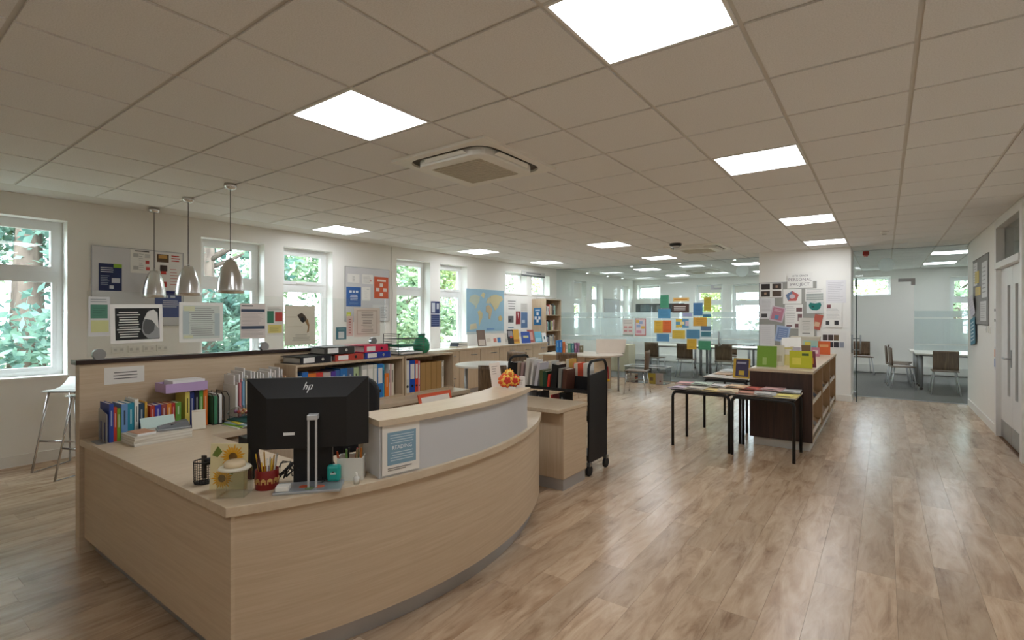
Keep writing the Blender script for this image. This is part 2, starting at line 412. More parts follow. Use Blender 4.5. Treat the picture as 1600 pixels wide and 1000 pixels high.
for (u, v) in LIGHTS:
    x, y = (gx(v) + gx(v + 1)) / 2, (gy(u) + gy(u + 1)) / 2
    if proto is None:
        proto = thing('ceiling_light', 'big square light panel in the ceiling over open floor before the desk', 'ceiling light', (x, y, CEIL), 0, 'light panels in the ceiling grid')
        f = MB(); a, w = 0.292, 0.014
        f.box(-a, -a, -0.008, a, -a + w, 0.003).box(-a, a - w, -0.008, a, a, 0.003).box(-a, -a + w, -0.008, -a + w, a - w, 0.003).box(a - w, -a + w, -0.008, a, a - w, 0.003)
        f.build('frame', WHITE, proto)
        B(-a + w, -a + w, -0.004, a - w, a - w, 0.002).build('diffuser', LAMP, proto)
    else:
        o = dup(proto, (x, y, CEIL), None, LLAB[(u, v)])
        if u < 0:                                   # outside the picture: the row over the open floor goes on behind the camera
            o.name = 'ceiling_light_offscreen'
            for ch in o.children:
                if ch.name.startswith('diffuser'): ch.name = 'diffuser_offscreen'
# baseboards
struct(B(XL, -2.6, 0, XL + 0.015, 5.9, 0.11).build('baseboard_left', WHITE))
struct(B(-1.93, 10.605, 0, -0.47, 10.62, 0.11).build('baseboard_pillar', WHITE))
struct(B(-0.47, 10.605, 0, -0.455, 11.4, 0.11).build('baseboard_pillar_side', WHITE))
struct(B(XR - 0.015, DY1 + 0.1, 0, XR, 11.38, 0.11).build('baseboard_right', WHITE))
struct(B(XL, YB - 0.10, 0.02, 4.0, YB, 0.22).build('baseboard_back', WHITE))
# windows
def frame_boxes(w, z0, z1, fw, d0, d1):
    return MB().box(0, d0, z0, fw, d1, z1).box(w - fw, d0, z0, w, d1, z1).box(fw, d0, z0, w - fw, d1, z0 + fw).box(fw, d0, z1 - fw, w - fw, d1, z1)
WN = [0]
def window(axis, a0, a1, z0, z1, split, blind=0.0):
    WN[0] += 1; w = a1 - a0
    o = bpy.data.objects.new('window_%d' % WN[0], None); C.objects.link(o); struct(o)
    if axis == 'L': o.location = (XL - 0.17, a0, 0); o.rotation_euler = (0, 0, PI / 2)     # local x -> +Y, local y -> -X
    else: o.location = (a0, YB + 0.17, 0)
    frame_boxes(w, z0, z1, 0.05, 0, 0.07).build('window_frame', UPVC, o)
    if split:
        zt = z1 - 0.58
        B(0.05, 0.0, zt - 0.03, w - 0.05, 0.07, zt + 0.05).build('transom', UPVC, o)
        s = frame_boxes(w - 0.1, zt + 0.05, z1 - 0.05, 0.05, -0.012, 0.05).build('sash', UPVC, o, loc=(0.05, 0, 0))
        B(w / 2 - 0.16, -0.024, zt + 0.062, w / 2 - 0.03, -0.012, zt + 0.080).build('handle', WHITE, s, loc=(0, 0, 0))
        B(0.10, 0.02, zt + 0.10, w - 0.10, 0.03, z1 - 0.10).build('pane', GLASS, o)
        fb = frame_boxes(w - 0.1, z0 + 0.05, zt - 0.03, 0.035, 0.005, 0.06).build('lower_frame', UPVC, o, loc=(0.05, 0, 0))
        B(0.085, 0.02, z0 + 0.085, w - 0.085, 0.03, zt - 0.065).build('pane', GLASS, o)
    else:
        B(0.05, 0.02, z0 + 0.05, w - 0.05, 0.03, z1 - 0.05).build('pane', GLASS, o)
    B(-0.02 if axis == 'L' else 0, -0.19, z0 - 0.02, w + 0.02 if axis == 'L' else w, 0.0, z0 + 0.004).build('window_sill', WHITE, o)
    if blind:
        B(0.06, -0.04, z1 - blind, w - 0.06, -0.034, z1 - 0.03).build('roller_blind', mat((232, 230, 222), 0.8), o)
        MB().tube([(0.05, -0.04, z1 - 0.03), (w - 0.05, -0.04, z1 - 0.03)], 0.018).build('blind_roll', UPVC, o)
for i, (a0, a1, z0, z1) in enumerate(WINS_L): window('L', a0, a1, z0, z1, z1 - z0 > 1, 0.5 if i == 7 else 0)
for i, (a0, a1, z0, z1) in enumerate(WINS_B): window('B', a0, a1, z0, z1, z1 - z0 > 1, 0.26 if i in (1, 2) else (0.1 if i == 0 else 0))
# glass partitions (panes, film bands, fittings)
GY = 11.45
gw = bpy.data.objects.new('wall_glass', None); C.objects.link(gw); struct(gw)
def gpane(x0, x1, z0=0.012, z1=CEIL - 0.008, par=gw, name='glass_pane'):
    return B(x0 + 0.003, GY - 0.006, z0, x1 - 0.003, GY + 0.006, z1).build(name, PGLASS, par)
def bands(x0, x1, par):
    for za, zb in ((0.89, 0.985), (1.01, 1.445), (1.47, 1.58)):
        B(x0 + 0.004, GY + 0.0065, za, x1 - 0.004, GY + 0.008, zb).build('frosted_band', FROST, par)
for x0, x1 in ((XL, -5.68), (-5.68, -4.37), (-4.37, -3.02)):
    gpane(x0, x1); bands(x0, x1, gw)
gpane(-3.02, -1.93, 2.16)
B(XL, GY - 0.02, CEIL - 0.012, -1.93, GY + 0.02, CEIL).build('head_channel', GREYMET, gw)
B(XL, GY - 0.02, 0.0, -3.02, GY + 0.02, 0.018).build('floor_channel', STEEL, gw)
d1 = bpy.data.objects.new('door_1', None); C.objects.link(d1); struct(d1)
gpane(-3.01, -1.95, 0.012, 2.15, d1, 'door_leaf'); bands(-3.01, -1.95, d1)
h = MB()
for yy in (-0.06, 0.06): h.tube([(-2.86, GY + yy, 0.84), (-2.86, GY + yy, 1.16)], 0.013)
for zz in (0.90, 1.10): h.tube([(-2.86, GY - 0.06, zz), (-2.86, GY + 0.06, zz)], 0.009)
h.build('pull_handle', STEEL, d1, True)
B(-3.04, GY - 0.018, 2.06, -2.82, GY + 0.018, 2.10).box(-3.04, GY - 0.018, 2.10, -2.98, GY + 0.018, 2.17).build('patch_fitting', STEEL, d1)
B(-2.08, GY - 0.018, 2.06, -1.94, GY + 0.018, 2.17).build('patch_fitting', STEEL, d1)
gr = bpy.data.objects.new('wall_glass_right', None); C.objects.link(gr); struct(gr)
gpane(-0.47, 0.42, 2.16, CEIL - 0.008, gr); gpane(0.42, XR, 0.012, CEIL - 0.008, gr); bands(0.42, XR, gr)
B(-0.47, GY - 0.02, CEIL - 0.012, XR, GY + 0.02, CEIL).build('head_channel', GREYMET, gr)
B(0.20, GY - 0.018, 2.10, 0.44, GY + 0.018, 2.16).box(0.38, GY - 0.018, 2.04, 0.44, GY + 0.018, 2.10).build('patch_fitting', STEEL, gr)
d2 = struct(MB().box(0, -0.006, 0.012, 0.86, 0.006, 2.14).build('door_2', PGLASS)); d2.location = (-0.43, 11.42, 0); d2.rotation_euler = (0, 0, math.radians(-87.2))
h = MB()
for yy in (-0.06, 0.06): h.tube([(0.76, yy, 0.84), (0.76, yy, 1.16)], 0.013)
for zz in (0.90, 1.10): h.tube([(0.76, -0.06, zz), (0.76, 0.06, zz)], 0.009)
h.build('pull_handle', STEEL, d2, True)
B(0.0, -0.018, 2.04, 0.14, 0.018, 2.15).build('patch_fitting', STEEL, d2); B(0.0, -0.018, 0.0, 0.14, 0.018, 0.09).build('patch_fitting', STEEL, d2)
B(0.853, -0.007, 0.012, 0.862, 0.007, 2.14).build('leaf_edge', mat((44, 62, 60), 0.2), d2)
# white door with transom light in the right wall
d3 = bpy.data.objects.new('door_3', None); C.objects.link(d3); struct(d3)
DW = mat((228, 228, 226), 0.45, 0, 0.02)
b = MB().box(XR - 0.02, DY1 - 0.05, 0, XR + 0.16, DY1 + 0.06, 2.66).box(XR - 0.02, DY0 - 0.06, 0, XR + 0.16, DY0 + 0.05, 2.66)
b.box(XR - 0.02, DY0 + 0.05, 2.58, XR + 0.16, DY1 - 0.05, 2.66).build('door_frame', DW, d3)
B(XR - 0.035, DY0 + 0.02, 2.07, XR + 0.16, DY1 - 0.02, 2.14).build('door_head', DW, d3)
B(XR + 0.06, DY0 + 0.05, 2.14, XR + 0.068, DY1 - 0.05, 2.58).build('transom_pane', PGLASS, d3)
mid = 7.98
for (ya, yb, hs) in ((mid + 0.004, DY1 - 0.05, 1), (DY0 + 0.05, mid - 0.004, 0)):
    vy = mid + 0.14 if hs else mid - 0.30
    b = MB().box(XR + 0.03, ya, 0.01, XR + 0.075, vy, 2.065).box(XR + 0.03, vy + 0.16, 0.01, XR + 0.075, yb, 2.065).box(XR + 0.03, vy, 0.01, XR + 0.075, vy + 0.16, 0.55).box(XR + 0.03, vy, 1.85, XR + 0.075, vy + 0.16, 2.065)
    lf = b.build('door_leaf', DW, d3)
    B(XR + 0.047, vy, 0.55, XR + 0.057, vy + 0.16, 1.85).build('vision_panel', PGLASS, lf)
    B(XR + 0.026, ya + 0.02, 0.015, XR + 0.03, yb - 0.02, 0.22).build('kick_plate', STEEL, lf)
    if hs:
        MB().tube([(XR + 0.03, mid + 0.07, 1.0), (XR - 0.03, mid + 0.07, 1.0), (XR - 0.03, mid + 0.18, 1.0)], 0.011).build('lever_handle', STEEL, lf, True)
        B(XR + 0.024, mid + 0.045, 0.9, XR + 0.03, mid + 0.095, 1.1).build('back_plate', STEEL, lf)
struct(B(XR + 1.19, DY0 - 1.0, -0.1, XR + 1.35, DY1 + 1.0, 2.9).box(XR + 0.2, DY0 - 1.0, -0.1, XR + 1.19, DY0 - 0.8, 2.9).box(XR + 0.2, DY1 + 0.8, -0.1, XR + 1.19, DY1 + 1.0, 2.9).box(XR + 0.2, DY0 - 0.8, 2.7, XR + 1.19, DY1 + 0.8, 2.9).build('wall_corridor', WALL))

# ------------------------------------------------------------------ outdoors
struct(B(-60, -40, -0.5, 60, 70, -0.3).build('ground_outside', mat((92, 92, 70), 0.95, 0, 0.4, 0.6)))
BARK = wood('bark', (70, 58, 50), (120, 104, 92), (9, 9, 2), 0.9)
LEAFS = [leaf_mat('leaf_deep', (70, 104, 96), (140, 170, 150)), leaf_mat('leaf_mid', (92, 122, 96), (170, 188, 148)), leaf_mat('leaf_pale', (130, 150, 100), (200, 206, 150))]
def tree(x, y, h, rad, k, nleaf, label, lean=0.0, low=0.12, leaf=0.085):
    t = thing('tree', label, 'tree', (x, y, -0.3), 0, 'trees outside the windows')
    b = MB(); b.tube([(0, 0, 0), (lean * 0.3, 0.03, h * 0.3), (lean * 0.8, 0.1, h * 0.62), (lean, 0, h * 0.9)], 0.15 + 0.02 * h, 9, 0.05)
    for i in range(7):
        a = R.random() * 6.28; z = h * (0.28 + 0.5 * R.random()); l = rad * (0.5 + 0.5 * R.random())
        b.tube([(lean * 0.6, 0, z), (lean * 0.6 + math.cos(a) * l * 0.5, math.sin(a) * l * 0.5, z + 0.4), (lean * 0.6 + math.cos(a) * l, math.sin(a) * l, z + 0.7)], 0.05, 6, 0.015)
    b.build('trunk', BARK, t, True)
    m = MB(); bl = [(R.uniform(-1, 1) * rad * 0.75, R.uniform(-1, 1) * rad * 0.75, R.uniform(low, 1.0) * h, rad * R.uniform(0.28, 0.5)) for _ in range(26)]
    vs = []; fs = []
    for i in range(nleaf):
        cx, cy, cz, r = bl[i % 26]
        d = Vector((R.gauss(0, 1), R.gauss(0, 1), R.gauss(0, 1))).normalized() * r * (0.25 + 0.75 * R.random())
        p = Vector((cx + lean, cy, cz)) + d
        a = Vector((R.gauss(0, 1), R.gauss(0, 1), R.gauss(0, 0.6))).normalized(); q = a.cross(Vector((R.gauss(0, 1), R.gauss(0, 1), R.gauss(0, 1)))).normalized()
        s = leaf * (0.5 + R.random()); o = len(vs)
        vs += [tuple(p - a * s), tuple(p + q * s * 0.42), tuple(p + a * s), tuple(p - q * s * 0.42)]; fs.append((o, o + 1, o + 2, o + 3))
    m.v = vs; m.f = fs
    me = bpy.data.meshes.new('foliage'); me.from_pydata(vs, [], fs); me.materials.append(LEAFS[k]); o = link('foliage', me, t); o['kind'] = 'stuff'
TREES = [(-10.6, 1.9, 6.5, 1.9, 0, 4200, 'deep green tree with thick leaning trunk outside the wide window', -0.5),
         (-12.6, 0.2, 7.0, 2.3, 1, 3600, 'mid green tree behind the leaning trunk', 0.2),
         (-11.2, 4.6, 6.0, 2.0, 0, 4200, 'bluish green tree outside the windows behind the pendant lamps', 0.1),
         (-13.2, 7.2, 7.0, 2.4, 1, 3800, 'tall mid green tree beyond the metal pin board wall', 0.1),
         (-11.0, 9.3, 5.5, 1.9, 1, 3800, 'bushy tree outside the window with the folded calendar', 0.0),
         (-12.0, 12.0, 6.5, 2.2, 2, 3800, 'pale yellow green tree outside beside the world map wall', 0.2),
         (-13.5, 15.5, 7.0, 2.4, 1, 3600, 'tall tree outside the small high windows', 0.1),
         (-11.5, 19.5, 6.5, 2.3, 2, 3000, 'pale leafy tree outside the meeting room corner', 0.1),
         (-6.5, 21.5, 6.0, 2.2, 2, 3000, 'pale tree behind the meeting room end wall', 0.1),
         (-2.4, 22.5, 6.5, 2.4, 2, 3000, 'broad pale tree beyond the blinds of the meeting room', 0.1),
         (1.8, 21.5, 6.0, 2.3, 1, 3000, 'mid green tree outside the wide high slot window', 0.0)]
for (x, y, h_, r_, k, n, lab, ln) in TREES: tree(x, y, h_, r_, k, n * 3, lab, ln)

# ------------------------------------------------------------------ ceiling fixtures
OFFW = mat((238, 236, 228), 0.45, 0, 0.02)
def rsq(a, r, n=6):
    out = []
    for k, (sx, sy) in enumerate(((1, 1), (-1, 1), (-1, -1), (1, -1))):
        for i in range(n + 1):
            t = k * PI / 2 + i * PI / 2 / n
            out.append((sx * (a - r) + r * math.cos(t), sy * (a - r) + r * math.sin(t)))
    return out
def cassette(loc, label, s=1.0, detail=True):
    t = thing('air_conditioner', label, 'air conditioner', loc)
    po = [(s * x, s * y) for x, y in rsq(0.465, 0.01)]; pi_ = [(s * x, s * y) for x, y in rsq(0.398, 0.15)]; n = len(po); f = MB()
    f.add([(x, y, z) for z, pp in ((-0.022, po), (-0.022, pi_), (0.0, pi_), (0.0, po)) for x, y in pp],
          [(r * n + k, r * n + (k + 1) % n, ((r + 1) % 4) * n + (k + 1) % n, ((r + 1) % 4) * n + k) for r in range(4) for k in range(n)])
    f.build('fascia', OFFW, t)
    MB().prism([(s * x, s * y) for x, y in rsq(0.397, 0.15)], -0.003, 0.0).build('air_slot', mat((96, 94, 90), 0.8), t)
    ip = MB(); pr = rsq(0.345, 0.12)
    ip.prism([(s * x, s * y) for x, y in pr], -0.062, -0.003); ip.build('inner_panel', OFFW, t, bevel=0.008)
    g = B(-0.24 * s, -0.24 * s, -0.068, 0.24 * s, 0.24 * s, -0.062)
    gr_ = g.build('intake_grille', mat((196, 188, 170), 0.6), t)
    sl = MB()
    for i in range(15): y = (-0.225 + i * 0.032) * s; sl.box(-0.23 * s, y, -0.071, 0.23 * s, y + 0.014, -0.068)
    sl.build('grille_slats', mat((206, 198, 182), 0.6), gr_)
    for k in range(4):
        lv = MB(); lv.M = Matrix.Rotation(k * PI / 2, 4, 'Z')
        lv.add([(-0.21 * s, 0.352 * s, -0.046), (0.21 * s, 0.352 * s, -0.046), (0.19 * s, 0.376 * s, -0.026), (-0.19 * s, 0.376 * s, -0.026), (-0.21 * s, 0.352 * s, -0.042), (0.21 * s, 0.352 * s, -0.042), (0.19 * s, 0.376 * s, -0.022), (-0.19 * s, 0.376 * s, -0.022)],
               [(0, 1, 2, 3), (7, 6, 5, 4), (0, 4, 5, 1), (1, 5, 6, 2), (2, 6, 7, 3), (3, 7, 4, 0)])
        lv.build('louvre', OFFW, t)
cassette((-2.62, 3.09, CEIL - 0.006), 'square cream ceiling air conditioner with open louvres above the reception desk')
cassette((-2.66, 9.2, CEIL - 0.006), 'square ceiling air conditioner beside a black dome camera')
cassette((-3.9, 13.9, CEIL - 0.006), 'ceiling air conditioner in the meeting room behind the coloured notes')
t = thing('dome_camera', 'black and white dome camera on the ceiling by an air conditioner', 'camera', (-2.81, 8.45, CEIL - 0.006))
MB().lathe([(0.095, 0), (0.095, -0.03), (0.085, -0.045)], 24).build('base', BLACK, t, True)
MB().ball((0, 0, -0.045), 0.075, 16, 8, (1, 1, 0.45)).build('dome', mat((190, 188, 184), 0.2), t, True)
for i, (x, y) in enumerate(((-4.94, 11.65), (-3.78, 11.65), (-2.6, 11.65), (-6.72, 12.74), (-6.74, 14.09), (-6.72, 15.1))):
    t = thing('downlight', ('tiny round downlight in the ceiling right behind the glass wall', 'tiny round downlight above the meeting room window wall')[i > 2], 'downlight', (x, y, CEIL - 0.006), 0, 'round downlights by the glass wall')
    MB().lathe([(0.045, 0), (0.045, -0.006), (0.032, -0.008)], 18).build('rim', WHITE, t)
    MB().lathe([(0.03, -0.0075), (0.028, -0.0095)], 16).build('lens', LAMP, t)
t = thing('fire_sounder', 'small red fire alarm sounder on ceiling behind the right glass', 'alarm', (-0.28, 11.62, CEIL - 0.006))
B(-0.05, -0.05, -0.075, 0.05, 0.05, 0).build('body', mat((176, 40, 30), 0.4), t, bevel=0.01); MB().lathe([(0.03, -0.095), (0.035, -0.075)], 14).build('lens', mat((210, 60, 50), 0.2), t)
t = thing('smoke_detector', 'white round smoke detector on the ceiling before the right glass', 'smoke detector', (0.0, 9.0, CEIL - 0.006))
MB().lathe([(0.05, 0), (0.05, -0.02), (0.035, -0.04)], 18).build('base', WHITE, t, True); MB().lathe([(0.03, -0.04), (0.026, -0.05)], 16).build('sensor', mat((200, 200, 196)), t)
# pendant lamps
POL = mat((222, 221, 220), 0.24, 1.0, 0.03)
for x, lab in ((-6.63, 'polished metal pendant lamp nearest the wall of windows'), (-5.74, 'polished metal pendant lamp, middle of the row of three'), (-4.84, 'polished metal pendant lamp hanging closest to the desk partition')):
    t = thing('pendant_lamp', lab, 'pendant lamp', (x, 2.235, CEIL - 0.006), 0, 'pendant lamps over the bar')
    MB().lathe([(0.052, 0), (0.055, -0.02), (0.045, -0.045), (0.012, -0.055)], 24).build('canopy', POL, t, True)
    MB().tube([(0, 0, -0.05), (0, 0, -0.69)], 0.004, 6).build('cord', MATBLK, t)
    MB().lathe([(0.012, -0.675), (0.014, -0.70)], 12).build('cord_grip', CHROME, t, True)
    pr = [(0.016, -0.695), (0.038, -0.702), (0.062, -0.74), (0.083, -0.80), (0.098, -0.86), (0.108, -0.92), (0.113, -0.97), (0.115, -1.0)]
    MB().lathe(pr + [(r - 0.003, z) for r, z in reversed(pr[1:])], 36, cap=False).build('shade', POL, t, True)
    MB().ball((0, 0, -0.88), 0.035, 12, 8).build('bulb', mat((240, 236, 225), 0.3), t, True)

# ------------------------------------------------------------------ reception desk
AC, RW = (-4.25, 2.12), 2.415
ang_y = lambda y, r: math.asin((y - AC[1]) / r)
def arc_slab(r0, r1, y0, y1, z0, z1, n=40):
    a = arc_pts(AC[0], AC[1], r1, ang_y(y0, r1), ang_y(y1, r1), n); b = arc_pts(AC[0], AC[1], r0, ang_y(y0, r1), ang_y(y1, r1), n)
    m = MB()
    for i in range(n):
        q = [b[i], a[i], a[i + 1], b[i + 1]]
        o = len(m.v); m.v += [(x, y, z0) for x, y in q] + [(x, y, z1) for x, y in q]
        m.f += [(o + 3, o + 2, o + 1, o), (o + 4, o + 5, o + 6, o + 7), (o + 1, o + 2, o + 6, o + 5), (o + 3, o, o + 4, o + 7)]
        if i == 0: m.f.append((o, o + 1, o + 5, o + 4))
        if i == n - 1: m.f.append((o + 2, o + 3, o + 7, o + 6))
    return m
WT = 0.72
desk = thing('reception_desk', 'pale oak reception desk with curved front and silver kick plates', 'desk', (-3.0, 2.0, 0))
DP = lambda o: setattr(o, 'location', (3.0, -2.0, 0)) or o
ya = 0.965
poly = [(-4.055, ya)] + arc_pts(AC[0], AC[1], RW, ang_y(ya, RW), ang_y(3.42, RW), 40) + arc_pts(AC[0], AC[1], 1.85, ang_y(3.42, 1.85), ang_y(1.51, 1.85), 24) + [(-3.52, 1.51), (-3.52, 4.06), (-4.055, 4.06)]
DP(MB().prism(poly, WT - 0.04, WT).build('worktop', WOOD_T, desk, bevel=0.0025))
DP(B(-4.04, ya + 0.02, 0.10, -2.13, ya + 0.042, WT - 0.04).build('side_panel', WOOD_H, desk))
DP(arc_slab(2.375, 2.397, ya + 0.02, 3.40, 0.10, WT - 0.04, 48).build('curved_front_panel', WOOD_H, desk, False))
DP(B(-4.04, ya + 0.075, 0.0, -2.17, ya + 0.09, 0.10).build('kick_plate', KICK, desk))
DP(arc_slab(2.34, 2.352, ya + 0.08, 3.38, 0.0, 0.10, 48).build('curved_kick_plate', KICK, desk))
DP(B(-4.04, 1.53, 0.0, -3.56, 4.04, 0.06).build('rear_plinth', KICK, desk))
DP(B(-4.04, 1.53, 0.06, -3.56, 1.55, WT - 0.04).build('rear_carcass_end', WOOD_V, desk))
for k, (y0, y1) in enumerate(((1.56, 2.30), (2.32, 3.05))):
    dr = DP(B(-3.575, y0, 0.07, -3.555, y1, WT - 0.05).build('cupboard_door', WOOD_V, desk))
    B(-3.555, y1 - 0.16, 0.60, -3.54, y1 - 0.04, 0.612).build('handle', STEEL, dr)
DP(B(-4.04, 3.07, 0.06, -3.56, 3.09, WT - 0.04).box(-4.04, 4.02, 0.06, -3.56, 4.04, WT - 0.04).box(-4.04, 3.09, 0.06, -4.02, 4.02, WT - 0.04).box(-4.02, 3.09, 0.06, -3.56, 4.02, 0.08).build('open_cupboard', WOOD_V, desk))
rc = thing('raised_counter', 'curved raised counter with grey front standing on the desk worktop', 'counter', (-2.0, 2.2, WT))
DQ = lambda o: setattr(o, 'location', (2.0, -2.2, -WT)) or o
DQ(arc_slab(2.16, 2.412, 1.55, 2.90, 0.97, 1.0, 28).build('counter_top', WOOD_T, rc, bevel=0.002))
SCR = mat((196, 197, 199), 0.3, 0, 0.02, 3)
DQ(arc_slab(2.372, 2.392, 1.565, 2.885, WT, 0.97, 28).build('front_screen', SCR, rc))['label'] = 'light grey curved screen under the raised counter'
for yy in (1.572, 2.86):
    a0 = ang_y(yy, 2.39)
    m = MB(); m.M = Matrix.Translation((AC[0], AC[1], 0)) @ Matrix.Rotation(a0, 4, 'Z'); m.box(2.19, 0, WT, 2.37, 0.018, 0.97)
    DQ(m.build('counter_end', SCR, rc))
DQ(arc_slab(2.18, 2.195, 1.60, 2.86, WT, 0.97, 24).build('inner_board', WOOD_H, rc))

# partition with dark cap and its glass screen
pt = thing('desk_partition', 'pale oak partition panel with dark brown cap behind the desk', 'partition', (-4.09, 2.2, 0))
B(-0.05, -1.235, 0, 0.03, 1.24, 1.185).build('panel', WOOD_H, pt)
B(-0.065, -1.25, 1.185, 0.045, 1.255, 1.212).build('cap', mat((48, 32, 28), 0.28), pt, bevel=0.002)
B(-0.066, -1.256, 1.184, 0.046, -1.25, 1.213).build('cap_end', mat((48, 32, 28), 0.28), pt)
gs = thing('glass_screen', 'clear glass screen fixed on top of the dark capped partition', 'glass screen', (-4.09, 2.2, 1.212))
B(-0.005, -1.19, 0.012, 0.005, 1.2, 0.44).build('pane', CGLASS, gs)
for y in (-1.13, -0.05, 1.05):
    m = MB(); m.M = Matrix.Translation((0, y, 0.03)) @ Matrix.Rotation(PI / 2, 4, 'Y'); m.lathe([(0.034, -0.02), (0.036, -0.014), (0.036, 0.014), (0.034, 0.02)], 24)
    m.box(-0.0, -0.014, -0.012, 0.03, 0.014, 0.012)
    m.build('standoff_clamp', STEEL, gs)
SX = -4.083
LTX = (120, 120, 118)
rect_sheet('poster', 'black quotation poster with a hooded face on the glass screen', 'poster', SX, FL, (1.13, 1.31, 1.43, 1.57), col=(236, 236, 232),
           prints=[((22, 26, 26), [(0.09, 0.08, 0.93, 0.9)]), ((214, 214, 208), lines(11, 0.12, 0.13, 0.56, 0.82, 0.45, 0.25, True))],
           polys=[((150, 152, 152), [(0.58, 0.32), (0.60, 0.50), (0.64, 0.66), (0.72, 0.82), (0.82, 0.86), (0.90, 0.78), (0.92, 0.4), (0.92, 0.1), (0.7, 0.1), (0.62, 0.2)]),
                  ((86, 88, 88), [(0.60, 0.36), (0.61, 0.48), (0.66, 0.62), (0.78, 0.6), (0.84, 0.48), (0.82, 0.3), (0.72, 0.2), (0.64, 0.22)]),
                  ((216, 216, 212), [(0.63, 0.62), (0.70, 0.80), (0.82, 0.86), (0.89, 0.76), (0.91, 0.36), (0.86, 0.44), (0.78, 0.58)])], t=0.0015, roll=0.02)
rect_sheet('poster', 'pale floral poem sheet with many text lines on the glass screen', 'poster', SX, FL, (1.53, 1.30, 1.83, 1.59), col=(232, 232, 226),
           prints=[((204, 212, 204), [(0.08, 0.08, 0.92, 0.92)]), ((182, 196, 196), [(0.08, 0.2, 0.22, 0.8), (0.8, 0.14, 0.92, 0.72)]), (LTX, lines(14, 0.2, 0.14, 0.8, 0.88, 0.25, 0.3, True)), ((214, 216, 180), [(0.1, 0.78, 0.34, 0.9), (0.1, 0.1, 0.3, 0.17)])], t=0.0015)
rect_sheet('printed_notice', 'timetable sheet with two dark blue bands on the glass screen', 'notice', SX, FL, (1.96, 1.31, 2.16, 1.59), col=(222, 212, 206),
           prints=[((62, 76, 96), [(0.03, 0.76, 0.97, 0.84), (0.03, 0.27, 0.97, 0.36)]), ((170, 160, 156), lines(9, 0.06, 0.4, 0.92, 0.73, 0.25, 0.4) + lines(5, 0.06, 0.05, 0.92, 0.25, 0.25, 0.3)), ((90, 90, 92), [(0.05, 0.92, 0.5, 0.95)])], t=0.0015)
rect_sheet('printed_notice', 'sheet with green and red cards above a yellow card on glass screen', 'notice', SX, FL, (2.172, 1.33, 2.312, 1.57), col=(226, 224, 216),
           prints=[((62, 124, 96), [(0.02, 0.42, 0.42, 0.84)]), ((190, 70, 62), [(0.5, 0.48, 0.95, 0.8)]), ((222, 208, 126), [(0.08, 0.08, 0.92, 0.36)]), ((150, 150, 144), lines(2, 0.06, 0.86, 0.94, 0.97, 0.3, 0.3)), ((150, 140, 90), lines(3, 0.16, 0.12, 0.84, 0.32, 0.2, 0.3))], t=0.0015)
rect_sheet('printed_notice', 'sheet with a green card and pale yellow card at the glass screen end', 'notice', SX, FL, (1.015, 1.36, 1.125, 1.615), col=(212, 214, 214),
           prints=[((84, 138, 118), [(0.1, 0.45, 0.9, 0.8)]), ((206, 210, 150), [(0.12, 0.1, 0.95, 0.4)]), ((140, 150, 150), lines(2, 0.1, 0.84, 0.9, 0.96, 0.3, 0.2)), ((60, 104, 88), lines(4, 0.2, 0.5, 0.8, 0.74, 0.2, 0.3))], t=0.0015)
rect_sheet('poster', 'parchment coloured poster with a dark bird on a branch', 'poster', SX, FL, (2.325, 1.24, 2.61, 1.58), col=(222, 216, 196),
           prints=[((198, 188, 160), [(0.06, 0.7, 0.5, 0.72), (0.06, 0.46, 0.56, 0.475)]), ((120, 112, 96), lines(5, 0.22, 0.1, 0.84, 0.28, 0.22, 0.4, True))],
           polys=[((70, 60, 48), [(0.40, 0.76), (0.55, 0.82), (0.66, 0.74), (0.72, 0.66), (0.66, 0.6), (0.6, 0.56), (0.52, 0.6), (0.46, 0.68)]), ((32, 34, 38), [(0.52, 0.70), (0.62, 0.70), (0.64, 0.6), (0.54, 0.58)]),
                  ((150, 120, 78), [(0.66, 0.6), (0.74, 0.66), (0.80, 0.5), (0.78, 0.34), (0.72, 0.3), (0.76, 0.46)])], t=0.0015)
rect_sheet('poster', 'cream scroll-like prayer sheet with centred text on the glass screen', 'poster', SX, FL, (3.02, 1.29, 3.33, 1.57), col=(228, 220, 208),
           prints=[((206, 192, 176), [(0.1, 0.08, 0.14, 0.92), (0.86, 0.08, 0.9, 0.92), (0.14, 0.88, 0.86, 0.92), (0.14, 0.08, 0.86, 0.12)]), ((140, 128, 116), lines(13, 0.26, 0.16, 0.74, 0.85, 0.3, 0.35, True))], t=0.0015)
rect_sheet('paper_sheet', 'narrow pinkish paper strip beside the cream scroll sheet', 'paper', SX, FL, (2.94, 1.30, 3.01, 1.49), col=(226, 206, 196), prints=[((190, 120, 110), lines(6, 0.3, 0.1, 0.7, 0.9, 0.4, 0.3))], t=0.0015)
rect_sheet('printed_notice', 'small white notice taped to the partition below the dark cap', 'notice', -4.06, FL, (1.09, 1.045, 1.31, 1.155), col=(226, 223, 216),
           prints=[((84, 80, 78), lines(3, 0.2, 0.22, 0.84, 0.76, 0.28, 0.3, True))], t=0.002)
